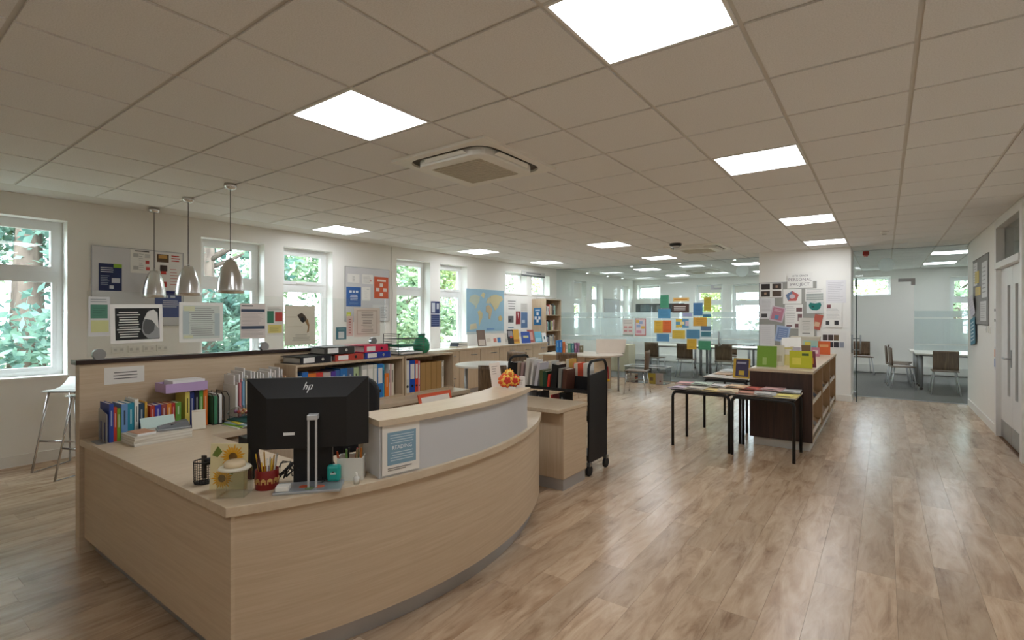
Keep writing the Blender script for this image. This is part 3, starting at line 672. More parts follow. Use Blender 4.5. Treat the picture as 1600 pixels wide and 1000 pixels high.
# bookcases on the rear worktop
def open_box(x0, y0, z0, x1, y1, z1, par, m, t=0.018, mi=None):
    B(x0, y0, z0, x1, y0 + t, z1 - t).build('side', m, par); B(x0, y1 - t, z0, x1, y1, z1 - t).build('side', m, par)
    B(x0, y0, z1 - t, x1 + 0.004, y1, z1).build('top', m, par); B(x0, y0 + t, z0, x1, y1 - t, z0 + t).build('bottom', m, par)
    B(x0, y0 + t, z0 + t, x0 + 0.008, y1 - t, z1 - t).build('back', mi or m, par)
bc = thing('bookcase', 'low oak bookcase of mixed folders and binders on rear worktop', 'bookcase', (-3.9, 2.78, WT))
open_box(-0.15, -0.56, 0, 0.16, 0.56, 0.38, bc, WOOD_V)
bc2 = thing('bookcase', 'narrow oak bookcase holding blue and red binders and cardboard box files', 'bookcase', (-3.9, 3.70, WT))
open_box(-0.15, -0.345, 0, 0.16, 0.345, 0.38, bc2, WOOD_V)

# ------------------------------------------------------------------ books, binders and such
def book(label, loc, rz, t, h, d, col, cat='book', group=None, lean=0.0, name='book', band=None, pages=(228, 222, 208), title=True):
    c = min(0.003, t * 0.2); m = MB().box(-t / 2, 0, 0, -t / 2 + c, d, h).box(t / 2 - c, 0, 0, t / 2, d, h).box(-t / 2 + c, 0, 0, t / 2 - c, c, h)
    o = m.build(name, mat(col, 0.45, 0, 0.04, 20)); o.location = (loc[0], loc[1], loc[2] + abs(math.sin(lean)) * t / 2); o.rotation_euler = (0, lean, rz)
    B(-t / 2 + c, c, 0.004, t / 2 - c, d - 0.004, h - 0.004).build('pages', mat(pages, 0.8), o)
    if title:
        lum = sum(col) / 3; tc_ = tuple(int(v * 0.4 + 140) for v in col) if lum < 130 else tuple(int(v * 0.45) for v in col)
        B(-t * 0.13, -0.0008, h * 0.42, t * 0.13, 0.001, h * 0.82).build('spine_title', mat(tc_, 0.5), o)
    if band:
        B(-t / 2, -0.001, 0.0, t / 2, 0.001, h * 0.2).build('spine_band', mat(band, 0.5), o)
    return tag(o, label, cat, group)
def binder(label, loc, rz, t, h, d, col, group=None, lean=0.0, lab=(232, 230, 224), rot=None):
    c = 0.004; m = MB().box(-t / 2, 0, 0, -t / 2 + c, d, h).box(t / 2 - c, 0, 0, t / 2, d, h).box(-t / 2 + c, 0, 0, t / 2 - c, c, h)
    o = m.build('ring_binder', mat(col, 0.4, 0, 0.04, 20)); o.location = loc; o.rotation_euler = rot or (0, lean, rz)
    B(-t / 2 + c + 0.002, 0.03, 0.01, t / 2 - c - 0.004, d - 0.01, h - 0.012).build('papers', mat((226, 224, 218), 0.8), o)
    B(-t * 0.36, -0.001, h * 0.42, t * 0.36, 0.001, h * 0.88).build('spine_label', mat(lab, 0.6), o)
    hh = MB(); hh.M = Matrix.Translation((0, -0.0005, h * 0.2)) @ Matrix.Rotation(PI / 2, 4, 'X'); hh.lathe([(min(0.013, t * 0.3), -0.0015), (min(0.013, t * 0.3), 0.0015)], 16)
    hh.build('finger_hole', mat((20, 20, 22), 0.4), o)
    return tag(o, label, 'binder', group)
FX = PI / 2          # spine towards +X, thickness along +Y
def row(items, x, y, z, ctx, group, rz=FX, kind='book', jit=0.01):
    """items: (colour word, rgb, thickness, height, depth[, lean])"""
    out = []
    for it in items:
        w, col, t, h, d = it[:5]; lean = it[5] if len(it) > 5 else 0.0
        ex = abs(math.sin(lean)) * h
        yy = y + t / 2 + (ex if lean < 0 else 0)
        if lean < 0: pass
        l = (x + R.uniform(-jit, 0), yy, z)
        lab = '%s %s' % (w, ctx)
        o = book(lab, l, rz, t, h, d, col, 'book', group, lean) if kind == 'book' else binder(lab, l, rz, t, h, d, col, group, lean)
        out.append(o); y += t + ex + 0.002
    return y
# textbooks on the worktop against the partition
be = thing('bookend', 'grey steel bookend with two arched slots holding up textbooks', 'bookend', (-3.86, 1.03, WT))
pl = [(-0.07, 0), (0.07, 0), (0.07, 0.155), (0.05, 0.175), (-0.05, 0.195), (-0.07, 0.19)]
m = MB(); m.M = Matrix.Rotation(PI / 2, 4, 'X')
for (a, b_) in ((-0.075, -0.05), (-0.015, 0.015), (0.05, 0.075)): m.box(a, 0, -0.002, b_, 0.13, 0.002)
m.prism([(-0.075, 0.125), (0.075, 0.125), (0.075, 0.175), (-0.06, 0.20), (-0.075, 0.19)], -0.002, 0.002)
m.build('upright', GREYMET, be)
B(-0.075, -0.045, 0, 0.075, 0.0, 0.002).build('foot', GREYMET, be)
y = row([('royal blue textbook with red and white cover', (44, 70, 150), .022, .235, .17), ('scarlet textbook', (196, 58, 44), .016, .21, .17), ('lime green textbook', (120, 164, 46), .018, .20, .17), ('pale blue textbook with orange foot', (110, 150, 196), .032, .225, .17),
         ('teal textbook', (38, 140, 164), .034, .225, .17), ('white textbook', (226, 226, 220), .02, .245, .17), ('black and sky blue textbook', (36, 66, 88), .03, .215, .17), ('ochre yellow textbook', (214, 168, 64), .013, .22, .17)],
        -3.80, 1.045, WT, 'standing beside the steel bookend', 'textbooks beside the bookend')
# dictionaries on a little stand (black spines with a coloured stripe)
st = thing('book_riser', 'low cream riser board under the row of black topped dictionaries', 'riser', (-3.9, 1.375, WT))
B(-0.08, -0.115, 0, 0.075, 0.12, 0.055).build('board', mat((214, 204, 186), 0.5), st)
y = row([('red striped dictionary', (186, 66, 52), .024, .135, .13), ('violet blue dictionary', (64, 62, 160), .034, .135, .13), ('maroon dictionary', (150, 74, 70), .03, .135, .13), ('tangerine dictionary', (214, 126, 40), .026, .135, .13), ('crimson dictionary', (170, 40, 44), .02, .135, .13), ('leaf green dictionary', (98, 150, 60), .034, .135, .13)],
        -3.815, 1.265, WT + 0.056, 'in the low row on the cream riser', 'dictionaries on the riser', jit=0)
y = row([('pale yellow reference book', (222, 204, 104), .028, .25, .16), ('navy and orange reference book', (40, 54, 120), .026, .245, .16), ('black reference book with white emblem', (26, 28, 44), .03, .25, .16), ('bright green and orange reference book', (92, 160, 66), .024, .25, .16), ('all orange reference book', (226, 112, 34), .028, .25, .16)],
        -3.86, 1.485, WT, 'in the tall row behind the index cards', 'tall reference books', jit=0.004)
t = thing('document_box', 'lavender document box holding white paper above the tall reference books', 'document box', (-3.95, 1.49, 0.975))
B(-0.07, -0.13, 0, 0.11, 0.13, 0.004).box(-0.07, -0.13, 0.004, -0.066, 0.13, 0.06).box(0.106, -0.13, 0.004, 0.11, 0.13, 0.06).box(-0.066, -0.13, 0.004, 0.106, -0.126, 0.06).box(-0.066, 0.126, 0.004, 0.106, 0.13, 0.06).build('tray', mat((188, 162, 204), 0.5), t)
B(-0.06, -0.08, 0.004, 0.09, 0.12, 0.075).build('paper', PAPER, t)
t = thing('file_sorter', 'black mesh file sorter with a green folder beside the orange book', 'file sorter', (-3.92, 1.70, WT))
m = MB()
for yy in (-0.05, -0.015, 0.02, 0.055): m.tube([(-0.1, yy, 0.005), (-0.1, yy, 0.22), (0.06, yy, 0.22), (0.1, yy, 0.19), (0.1, yy, 0.005)], 0.003, 6)
m.box(-0.1, -0.055, 0, 0.1, 0.06, 0.006).build('wire_frame', MATBLK, t)
B(-0.09, -0.045, 0.006, 0.095, -0.025, 0.2).build('green_folder', mat((70, 134, 100), 0.5), t); B(-0.09, -0.01, 0.006, 0.09, 0.01, 0.21).build('white_folder', PAPER, t)
# hanging pocket folders along the partition
cols = [('white', (228, 226, 220)), ('dusty pink', (206, 132, 140)), ('sky blue', (126, 166, 196)), ('cream', (226, 218, 196)), ('raspberry', (196, 92, 108)), ('pale grey', (206, 206, 202)), ('sage', (176, 188, 160)), ('mustard', (190, 172, 84)), ('ivory', (232, 228, 214)), ('straw', (200, 190, 120)), ('powder blue', (152, 180, 206)), ('off white', (220, 218, 212)), ('mint', (188, 206, 186)), ('scarlet', (190, 46, 44)), ('silver grey', (196, 198, 200)), ('peach', (226, 190, 150))]
y = 1.80
for i, (w, c_) in enumerate(cols):
    hgt = 0.315 + 0.05 * R.random()
    o = thing('pocket_folder', '%s pocket folder stuffed with papers standing along the partition' % w, 'folder', (-3.90, y, WT), R.uniform(-0.015, 0.015), 'pocket folders along the partition')
    B(-0.1, -0.008, 0, 0.1, -0.005, hgt * 0.8).box(-0.1, 0.005, 0, 0.1, 0.008, hgt * 0.86).box(0.097, -0.005, 0, 0.1, 0.005, hgt * 0.8).build('cover', mat(c_, 0.6), o)
    m = MB(); m.M = Matrix.Rotation(R.uniform(-0.012, 0.012), 4, 'X'); m.box(-0.09, -0.004, 0.02, R.uniform(0.05, 0.09), 0.004, hgt + R.uniform(-0.02, 0.02)); m.build('papers', PAPER, o)
    y += 0.0245

# contents of the two bookcases
BX = -3.755
items = [('pale blue file', (170, 196, 214), .03, .27, .22), ('cobalt blue file', (36, 104, 180), .035, .30, .22), ('orange file', (222, 120, 40), .05, .285, .22), ('red file', (206, 56, 46), .045, .285, .22), ('greyish pink file', (196, 180, 172), .05, .28, .22), ('purple file', (84, 56, 150), .03, .285, .22),
         ('cream topped blue file', (70, 110, 170), .03, .29, .22), ('bright blue labelled file', (36, 112, 180), .05, .30, .22), ('slate blue file', (82, 98, 128), .045, .30, .22), ('light green file', (176, 196, 150), .035, .30, .22)]
items = [(a, b, t * 1.42, h, d) for a, b, t, h, d in items]
row(items, BX, 2.245, WT + 0.018, 'in the upper row of the low bookcase', 'files in the low bookcase')
y = 2.86
for w, c_, t_ in (('grey marbled', (190, 190, 184), .062), ('white', (216, 212, 202), .06), ('pale mint', (196, 206, 198), .04), ('blue', (38, 118, 190), .066)):
    binder('%s lever arch binder standing in the low bookcase' % w, (BX, y + t_ / 2, WT + 0.018), FX, t_, 0.31, 0.24, c_, 'binders in the low bookcase'); y += t_ + 0.004
row([('thin cyan folder', (70, 170, 200), .018, .30, .22), ('half orange folder', (230, 122, 34), .045, .215, .22), ('slim white folder', (222, 216, 210), .018, .30, .22), ('thin pink folder', (216, 160, 164), .012, .30, .22), ('cream cardboard file', (222, 214, 198), .03, .295, .22)], BX, y, WT + 0.018, 'at the end of the low bookcase', 'folders at the bookcase end')
y = 3.375
for w, c_, t_ in (('white and grey', (216, 216, 210), .05), ('deep blue', (24, 76, 176), .07), ('red', (214, 62, 44), .038), ('pink', (230, 150, 160), .022)):
    binder('%s binder in the narrow bookcase beside cardboard box files' % w, (BX, y + t_ / 2, WT + 0.018), FX, t_, 0.315 if t_ > .03 else 0.30, 0.24, c_, 'binders in the narrow bookcase'); y += t_ + 0.003
KRAFT = mat((176, 138, 84), 0.75, 0, 0.08)
for k, w in enumerate(('leftmost cardboard magazine file against the pink binder', 'cardboard magazine file between two alike ones', 'third cardboard magazine file of the row of four', 'end cardboard magazine file beside white booklets')):
    t = thing('magazine_file', w, 'magazine file', (BX, y + 0.038, WT + 0.018), 0, 'cardboard magazine files')
    B(-0.24, -0.036, 0, 0, -0.033, 0.28).box(-0.24, 0.033, 0, 0, 0.036, 0.28).box(-0.003, -0.033, 0, 0, 0.033, 0.28).box(-0.24, -0.033, 0, -0.003, 0.033, 0.003).build('box', KRAFT, t)
    B(-0.0005, -0.03, 0.10, 0.001, 0.03, 0.103).build('crease', KRAFT, t); B(-0.22, -0.03, 0.003, -0.01, 0.03, 0.25).build('papers', PAPER, t)
    y += 0.077
row([('slim white booklet', (228, 224, 214), .014, .27, .2), ('cream booklet', (218, 210, 190), .016, .28, .2)], BX, y + 0.01, WT + 0.018, 'beside the cardboard magazine files', 'booklets beside the magazine files')
# binders lying on the bookcase tops  (spine towards the desk)
TOPZ = WT + 0.381
def flat_binder(label, y, z, col, t, sp, x=-3.78, rz=0.0):
    o = thing('lever_arch_file', label, 'binder', (x, y, z), rz, 'binders lying on the bookcase')
    w = 0.29
    B(-0.27, -w / 2, 0, 0.0, w / 2, 0.004).box(-0.27, -w / 2, t - 0.004, 0.0, w / 2, t).box(-0.004, -w / 2, 0.004, 0.0, w / 2, t - 0.004).build('cover', mat(col, 0.4), o)
    B(-0.26, -w / 2 + 0.02, 0.005, -0.02, w / 2 + 0.02, t - 0.012).build('papers', mat((206, 206, 204), 0.8), o)
    B(-0.001, -w * 0.40, t * 0.15, 0.001, -w * 0.05, t * 0.85).build('spine_label', PAPER, o)
    m = MB(); m.M = Matrix.Translation((0.0, w * 0.22, t / 2)) @ Matrix.Rotation(PI / 2, 4, 'Y'); m.lathe([(0.013, -0.0015), (0.013, 0.0015)], 16); m.build('finger_hole', CHROME if col[0] < 60 else mat((20, 20, 22)), o)
flat_binder('black binder with blue edge lying at the bookcase end under another', 2.42, TOPZ, (22, 24, 34), 0.06, 0, x=-3.77, rz=0.05)
flat_binder('charcoal binder with worn white label lying across the black one', 2.66, TOPZ + 0.062, (52, 52, 50), 0.062, 0, x=-3.79, rz=-0.04)
flat_binder('red folder under the pile with a blue clip, lying on bookcase', 2.76, TOPZ, (186, 66, 52), 0.055, 0, x=-3.79)
flat_binder('pink lever arch binder on top of the pile', 3.06, TOPZ + 0.058, (214, 44, 84), 0.062, 0, x=-3.80, rz=0.08)
flat_binder('blue binder under the pink one', 3.07, TOPZ, (34, 60, 158), 0.055, 0, x=-3.79)
WIRE = mat((96, 100, 100), 0.4, 0.8, 0.05)
t = thing('letter_tray', 'three tier grey wire letter tray on the narrow bookcase', 'letter tray', (-3.93, 3.52, TOPZ))
for k in range(3):
    m = MB(); z = 0.01 + 0.075 * k
    for i in range(9): xx = -0.12 + 0.03 * i; m.tube([(xx, -0.17, z), (xx, 0.17, z)], 0.0016, 5)
    for i in range(5): yy = -0.17 + 0.085 * i; m.tube([(-0.12, yy, z), (0.12, yy, z)], 0.0016, 5)
    for zz in (0.03, 0.05): m.tube([(0.12, -0.17, z + zz), (-0.12, -0.17, z + zz), (-0.12, 0.17, z + zz), (0.12, 0.17, z + zz)], 0.0018, 5)
    m.build('wire_tier', WIRE, t)
m = MB()
for xx, yy in ((-0.12, -0.17), (-0.12, 0.17), (0.1, -0.17), (0.1, 0.17)): m.tube([(xx, yy, 0), (xx, yy, 0.21)], 0.003, 6)
m.build('wire_posts', WIRE, t)['kind'] = 'stuff'
B(-0.1, -0.13, 0.087, 0.1, 0.14, 0.1).build('green_papers', mat((30, 120, 92), 0.5), t); B(-0.1, -0.14, 0.013, 0.11, 0.14, 0.03).build('papers', PAPER, t)
t = thing('glass_jar', 'round green glass jar behind the wire letter tray', 'jar', (-3.98, 3.80, TOPZ))
MB().lathe([(0.06, 0), (0.085, 0.03), (0.09, 0.09), (0.07, 0.14), (0.035, 0.165), (0.035, 0.18)], 24).build('body', mat((52, 150, 112), 0.15), t, True)
MB().lathe([(0.04, 0.18), (0.04, 0.198)], 20).build('lid', mat((40, 120, 92), 0.3), t)
# things on the left leg of the worktop
t = thing('paper_stack', 'thick stack of white booklets on the worktop before the textbooks', 'paper stack', (-3.655, 1.25, WT), 0.0)
z = 0.0
for k in range(7):
    hh = 0.008; m = MB(); m.M = Matrix.Rotation(R.uniform(-0.03, 0.03), 4, 'Z'); m.box(-0.105, -0.155, z, 0.105, 0.155, z + hh); m.build('booklet', mat((220, 216, 206) if k % 2 else (206, 200, 188), 0.7), t); z += hh
t = thing('hole_punch', 'grey hole punch lying on the white booklet stack', 'hole punch', (-3.63, 1.33, WT + 0.057), 1.35)
B(-0.09, -0.045, 0, 0.09, 0.045, 0.012).build('base', GREYMET, t, bevel=0.004)
m = MB(); m.add([(-0.085, -0.04, 0.012), (0.085, -0.04, 0.012), (0.085, 0.04, 0.012), (-0.085, 0.04, 0.012), (-0.08, -0.036, 0.022), (0.07, -0.036, 0.05), (0.07, 0.036, 0.05), (-0.08, 0.036, 0.022)], [(3, 2, 1, 0), (4, 5, 6, 7), (0, 1, 5, 4), (1, 2, 6, 5), (2, 3, 7, 6), (3, 0, 4, 7)])
m.build('lever', mat((126, 130, 136), 0.4, 0.3), t); B(-0.02, -0.0375, 0.022, 0.03, -0.0345, 0.036).build('slot', MATBLK, t)
t = thing('notepad', 'small red edged notepads on the white booklet stack', 'notepad', (-3.64, 1.16, WT + 0.057), 0.1)
B(-0.07, -0.05, 0, 0.07, 0.05, 0.012).build('pad', PAPER, t); B(-0.068, -0.048, 0.012, 0.066, 0.046, 0.015).build('cover', mat((196, 150, 120)), t)
sheet('card_folder', 'pale mint folded card leaning against the dictionaries', 'card', (-3.755, 1.29, WT + 0.058), 0.0, 0.19, 0.07, col=(196, 218, 212), lean=0.35, t=0.004)
t = sheet('index_cards', 'pile of cream index cards leaning upright beside the booklet stack', 'index cards', (-3.76, 1.53, WT), -0.3, 0.08, 0.13, col=(226, 220, 204), lean=0.22, t=0.018, prints=[((206, 190, 160), [(0.04, 0.9, 0.96, 0.93)])])
t = thing('plastic_bag', 'clear plastic bag of sweets lying on coloured folders', 'bag', (-3.70, 1.84, WT + 0.045))
MB().ball((0, 0, 0.04), 0.13, 14, 8, (0.75, 1.15, 0.36)).build('bag', glass_mat('cellophane', (0.86, 0.84, 0.82), 2.2, 0.12), t, True)
for i in range(16): MB().ball((R.uniform(-.05, .05), R.uniform(-.09, .09), 0.03 + R.random() * 0.02), 0.013, 8, 5).build('sweet', mat(R.choice([(190, 60, 50), (214, 170, 110), (150, 90, 140), (220, 200, 190)]), 0.3), t, True)
for k, (w, c_) in enumerate((('white', (222, 222, 216)), ('lime green', (140, 190, 50)), ('pale blue', (170, 196, 212)), ('yellow', (222, 200, 60)), ('dark teal', (26, 84, 84)))):
    o = B(-0.115, -0.15, 0, 0.115, 0.15, 0.008).build('card_folder', mat(c_, 0.5)); o.location = (-3.66 + 0.006 * (k % 3), 1.83 + 0.01 * k, WT + 0.0088 * k); o.rotation_euler = (0, 0, R.uniform(-.2, .2))
    B(-0.11, -0.145, 0.001, 0.118, 0.145, 0.006).build('papers', PAPER, o)
    tag(o, '%s card folder in the flat pile under the plastic bag' % w, 'folder', 'flat folders under the bag')
# front corner: mesh cup, sunflower board, acrylic stand, red cup
MESH = mat((20, 20, 20), 0.5)
def mesh_cup(par, r, h, n=22):
    m = MB()
    for k in range(n): a = 2 * PI * k / n; m.tube([(r * .95 * math.cos(a), r * .95 * math.sin(a), 0.003), (r * math.cos(a), r * math.sin(a), h)], 0.0009, 4)
    for j in range(1, 9): m.tube([(r * math.cos(2 * PI * k / 20), r * math.sin(2 * PI * k / 20), h * j / 9) for k in range(21)], 0.0008, 4)
    o = m.build('wire_mesh', MESH, par); o['kind'] = 'stuff'
    MB().lathe([(r * .95, 0), (r * .95, 0.004)], 20).build('base', MESH, par)
    MB().tube([(r * math.cos(2 * PI * k / 24), r * math.sin(2 * PI * k / 24), h) for k in range(25)], 0.003, 6).build('rim', MESH, par)
t = thing('mesh_pen_cup', 'black wire mesh cup at the worktop edge', 'pen cup', (-2.54, 1.055, WT)); mesh_cup(t, 0.042, 0.10)
B(-0.012, -0.006, 0.02, 0.012, 0.008, 0.125).build('marker', mat((60, 52, 48)), t); MB().lathe([(0.014, 0.085), (0.018, 0.112)], 12, (0.018, 0.01, 0)).build('stamp', MATBLK, t, True)
SFA = YAW - PI / 2
t = sheet('sunflower_board', 'cream board printed with large yellow sunflowers on worktop corner', 'picture board', (-2.355, 1.08, WT), SFA, 0.165, 0.20, col=(228, 216, 170), t=0.006, lean=0.06)
def sunflower(par, cx, cy, r):
    m = MB()
    for k in range(22):
        a = 2 * PI * k / 22; rr = r * (0.85 + 0.2 * (k % 2)); d = 0.17
        m.prism([(cx + r * .3 * math.cos(a - d), cy + r * .3 * math.sin(a - d)), (cx + r * .7 * math.cos(a - d * .7), cy + r * .7 * math.sin(a - d * .7)), (cx + rr * math.cos(a), cy + rr * math.sin(a)), (cx + r * .7 * math.cos(a + d * .7), cy + r * .7 * math.sin(a + d * .7)), (cx + r * .3 * math.cos(a + d), cy + r * .3 * math.sin(a + d))], 0.0058, 0.0068 + 0.0004 * (k % 2))
    o = m.build('printed_petals', mat((224, 164, 30), 0.5, 0, 0.15), par); o['kind'] = 'stuff'
    MB().lathe([(r * .36, 0.006), (r * .34, 0.008)], 18, (cx, cy, 0)).build('printed_centre', mat((120, 86, 34), 0.7, 0, 0.3, 60), par)
sunflower(t, 0.018, 0.142, 0.055); sunflower(t, -0.028, 0.048, 0.048)
MB().prism([(-0.075, 0.15), (-0.05, 0.19), (-0.03, 0.165), (-0.05, 0.14)], 0.0058, 0.007).build('printed_leaf', mat((110, 128, 52), 0.6), t)
MB().prism([(0.0, 0.085), (0.03, 0.09), (0.02, 0.065), (-0.002, 0.07)], 0.0058, 0.007).build('printed_leaf', mat((120, 134, 60), 0.6), t)
t = thing('acrylic_stand', 'clear acrylic cube stand with a cream soap shaped lid', 'stand', (-2.255, 1.06, WT), YAW + 0.1)
m = MB().box(-0.055, -0.045, 0, 0.055, 0.045, 0.003)
m.box(-0.055, -0.045, 0.003, 0.055, -0.042, 0.11).box(-0.055, 0.042, 0.003, 0.055, 0.045, 0.11).box(-0.055, -0.042, 0.003, -0.052, 0.042, 0.11).box(0.052, -0.042, 0.003, 0.055, 0.042, 0.11)
m.build('cube', CGLASS, t)
m = MB()
for xx, yy in ((-.055, -.045), (.055, -.045), (-.055, .045), (.055, .045)): m.tube([(xx, yy, 0), (xx, yy, 0.11)], 0.0015, 5)
m.build('cube_edges', CGLASS, t)
MB().lathe([(0.058, 0.111), (0.066, 0.117), (0.060, 0.124)], 28).build('dish', mat((228, 222, 204), 0.3), t, True)
MB().lathe([(0.042, 0.124), (0.043, 0.14), (0.036, 0.148), (0.0, 0.149)], 24).build('lid', mat((226, 206, 172), 0.3), t, True)
def pencil(par, x, y, z0, h, ax, ay, col, r=0.004, name='pencil'):
    MB().tube([(x, y, z0), (x + ax * h, y + ay * h, z0 + h * 0.93), (x + ax * h * 1.06, y + ay * h * 1.06, z0 + h)], r, 7, r * 0.6).build(name, mat(col, 0.4), par)
t = thing('pencil_cup', 'dark red cup decorated with gold animals holding pencils', 'pen cup', (-2.235, 1.19, WT))
MB().lathe([(0.047, 0), (0.049, 0.004), (0.049, 0.084), (0.047, 0.086), (0.045, 0.084), (0.045, 0.006), (0.0, 0.006)], 28, cap=False).build('cup', mat((132, 26, 22), 0.35), t, True)
for k in range(6):
    a = -1.9 + k * 0.55
    m = MB(); m.M = Matrix.Translation((0.0492 * math.cos(a), 0.0492 * math.sin(a), 0.045)) @ Matrix.Rotation(a, 4, 'Z') @ Matrix.Rotation(PI / 2, 4, 'Y')
    m.lathe([(0.008, -0.001), (0.008, 0.0006)], 10); m.box(-0.002, -0.011, -0.001, 0.018, -0.006, 0.0005); m.box(-0.002, 0.006, -0.001, 0.018, 0.011, 0.0005)
    o = m.build('gold_figure', mat((204, 162, 96), 0.4), t); o['kind'] = 'stuff'
for k in range(11): a = k * 2.3; pencil(t, 0.02 * math.cos(a), 0.02 * math.sin(a), 0.008, 0.115 + 0.035 * R.random(), 0.16 * math.cos(a), 0.16 * math.sin(a), [(220, 180, 50), (206, 206, 200), (90, 40, 40), (226, 226, 226), (216, 160, 40)][k % 5])
# computer
MON = thing('computer_monitor', 'black monitor seen from behind on a twin rod silver stand', 'monitor', (-2.10, 1.345, WT), YAW + 0.20)
B(-0.155, -0.125, 0, 0.125, 0.015, 0.012).build('base_plate', mat((176, 180, 184), 0.35, 0.5), MON, bevel=0.003)
for k, (px_, py_, c_) in enumerate(((-0.04, -0.06, (206, 96, 60)), (0.03, -0.07, (200, 110, 84)), (-0.01, -0.09, (110, 130, 90)))): MB().lathe([(0.02, 0.0118), (0.02, 0.0128 + 0.0003 * k)], 14, (px_, py_, 0)).build('colour_disc', mat(c_, 0.5), MON)  # flat red, orange and green discs on the base plate
for xx in (-0.016, 0.016): B(xx - 0.0042, -0.082, 0.012, xx + 0.0042, -0.074, 0.325).build('stand_rod', mat((206, 208, 210), 0.4, 0.3), MON)
B(-0.022, -0.085, 0.31, 0.022, -0.034, 0.332).build('rod_bracket', mat((206, 208, 210), 0.4, 0.3), MON, bevel=0.002)
m = MB()
w2, zb, zt = 0.263, 0.175, 0.488
m.add([(-w2, 0.03, zb), (w2, 0.03, zb), (w2, 0.03, zt), (-w2, 0.03, zt), (-w2, 0.012, zb), (w2, 0.012, zb), (w2, 0.012, zt), (-w2, 0.012, zt), (-0.17, -0.035, zb + 0.002), (0.17, -0.035, zb + 0.002), (0.17, -0.035, zt - 0.085), (-0.17, -0.035, zt - 0.085)],
      [(0, 1, 2, 3), (0, 4, 5, 1), (1, 5, 6, 2), (2, 6, 7, 3), (3, 7, 4, 0), (8, 11, 10, 9), (4, 8, 9, 5), (5, 9, 10, 6), (6, 10, 11, 7), (7, 11, 8, 4)])
hs = m.build('housing', mat((14, 14, 16), 0.45, 0, 0.1), MON, loc=(-0.03, 0, 0))
B(-w2 + 0.008, 0.0298, zb + 0.012, w2 - 0.008, 0.0315, zt - 0.008).build('screen', mat((6, 6, 8), 0.15), hs)
B(-0.10, -0.0362, zb + 0.062, -0.052, -0.034, zb + 0.075).build('asset_sticker', PAPER, hs)
lg = MB()   # slanted bar emblem on the sloping top of the housing
sl = Matrix.Translation((0.0, -0.0125, zt - 0.043)) @ Matrix.Rotation(math.atan2(0.085, 0.047) , 4, 'X')
def bar(x0, x1, y0, y1, sh=0.28): lg.prism([(x0 + y0 * sh, y0), (x1 + y0 * sh, y0), (x1 + y1 * sh, y1), (x0 + y1 * sh, y1)], 0.0, 0.002)
lg.M = Matrix.Translation((0.0, -0.0118, zt - 0.0425)) @ Matrix.Rotation(1.066, 4, 'X')
bar(-0.018, -0.013, -0.010, 0.026); bar(-0.007, -0.002, -0.010, 0.010); bar(-0.013, -0.004, 0.007, 0.011); bar(0.003, 0.008, -0.026, 0.012); bar(0.014, 0.019, -0.010, 0.012); bar(0.008, 0.016, 0.009, 0.013); bar(0.008, 0.016, -0.011, -0.007)
lg.build('maker_emblem', mat((214, 214, 214), 0.25, 0.8), hs)
B(-0.10, 0.016, 0.0, 0.07, 0.06, 0.175).build('rear_dock', mat((12, 12, 13), 0.5), MON, bevel=0.006)
for k in range(12):
    pts = [(-0.15 + 0.02 * k + 0.035 * math.sin(j * 1.7 + k), 0.06 + 0.05 * math.sin(j * 1.3 + k * 2), 0.018 + 0.075 * abs(math.sin(j * 0.9 + k))) for j in range(9)]
    MB().tube(pts, 0.003, 5).build('cable', MATBLK, MON, True)
B(-0.145, -0.118, 0.012, -0.09, -0.07, 0.034).build('white_puck', WHITE, MON, bevel=0.003)
t = thing('teal_gadget', 'small rounded turquoise gadget with a printed face and cable', 'gadget', (-2.045, 1.405, WT + 0.012), YAW + 0.1)
B(-0.03, -0.02, 0.0, 0.03, 0.02, 0.074).build('body', mat((30, 164, 154), 0.35), t, bevel=0.012)
B(-0.012, -0.0215, 0.034, 0.012, -0.0195, 0.042).build('face_print', mat((200, 220, 214)), t); B(-0.004, -0.022, 0.042, 0.004, -0.0195, 0.048).build('nose_print', MATBLK, t)
MB().tube([(-0.02, -0.01, 0.02), (-0.05, -0.02, 0.0), (-0.10, -0.03, -0.004), (-0.12, 0.0, -0.004)], 0.002, 5).build('cable', MATBLK, t, True)
t = thing('desk_organiser', 'white ribbed square pot full of markers beside the raised counter', 'pen pot', (-2.045, 1.50, WT), YAW + 0.15)
m = MB().box(-0.058, -0.045, 0, 0.058, 0.045, 0.004).box(-0.058, -0.045, 0.004, 0.058, -0.042, 0.105).box(-0.058, 0.042, 0.004, 0.058, 0.045, 0.105).box(-0.058, -0.042, 0.004, -0.055, 0.042, 0.105).box(0.055, -0.042, 0.004, 0.058, 0.042, 0.105)
m.build('pot', mat((222, 220, 212), 0.45), t)
for k, c_ in enumerate([(220, 90, 30), (30, 30, 34), (120, 170, 90), (210, 170, 60), (200, 60, 50), (170, 150, 110), (40, 90, 60), (230, 140, 60)]):
    pencil(t, -0.042 + 0.012 * k, R.uniform(-.02, .02), 0.006, 0.125 + 0.02 * R.random(), R.uniform(-.18, .18), R.uniform(-.1, .1), c_, 0.0065, 'marker')
t = thing('glue_bottle', 'little clear bottle with white cap beside the white pot', 'bottle', (-1.955, 1.46, WT))
MB().lathe([(0.012, 0), (0.013, 0.03), (0.006, 0.036)], 14).build('body', mat((220, 220, 214), 0.2), t, True); MB().lathe([(0.006, 0.036), (0.005, 0.05)], 10).build('cap', WHITE, t)
t = thing('metal_ruler', 'two steel rulers standing in a black holder behind sunflower board', 'ruler', (-2.46, 1.22, WT))
B(-0.06, -0.02, 0, 0.06, 0.02, 0.19).build('holder', MATBLK, t, bevel=0.003)
m = MB(); m.M = Matrix.Rotation(0.25, 4, 'Y'); m.box(-0.012, -0.003, 0.05, 0.016, 0.0, 0.30); m.build('ruler', STEEL, t)
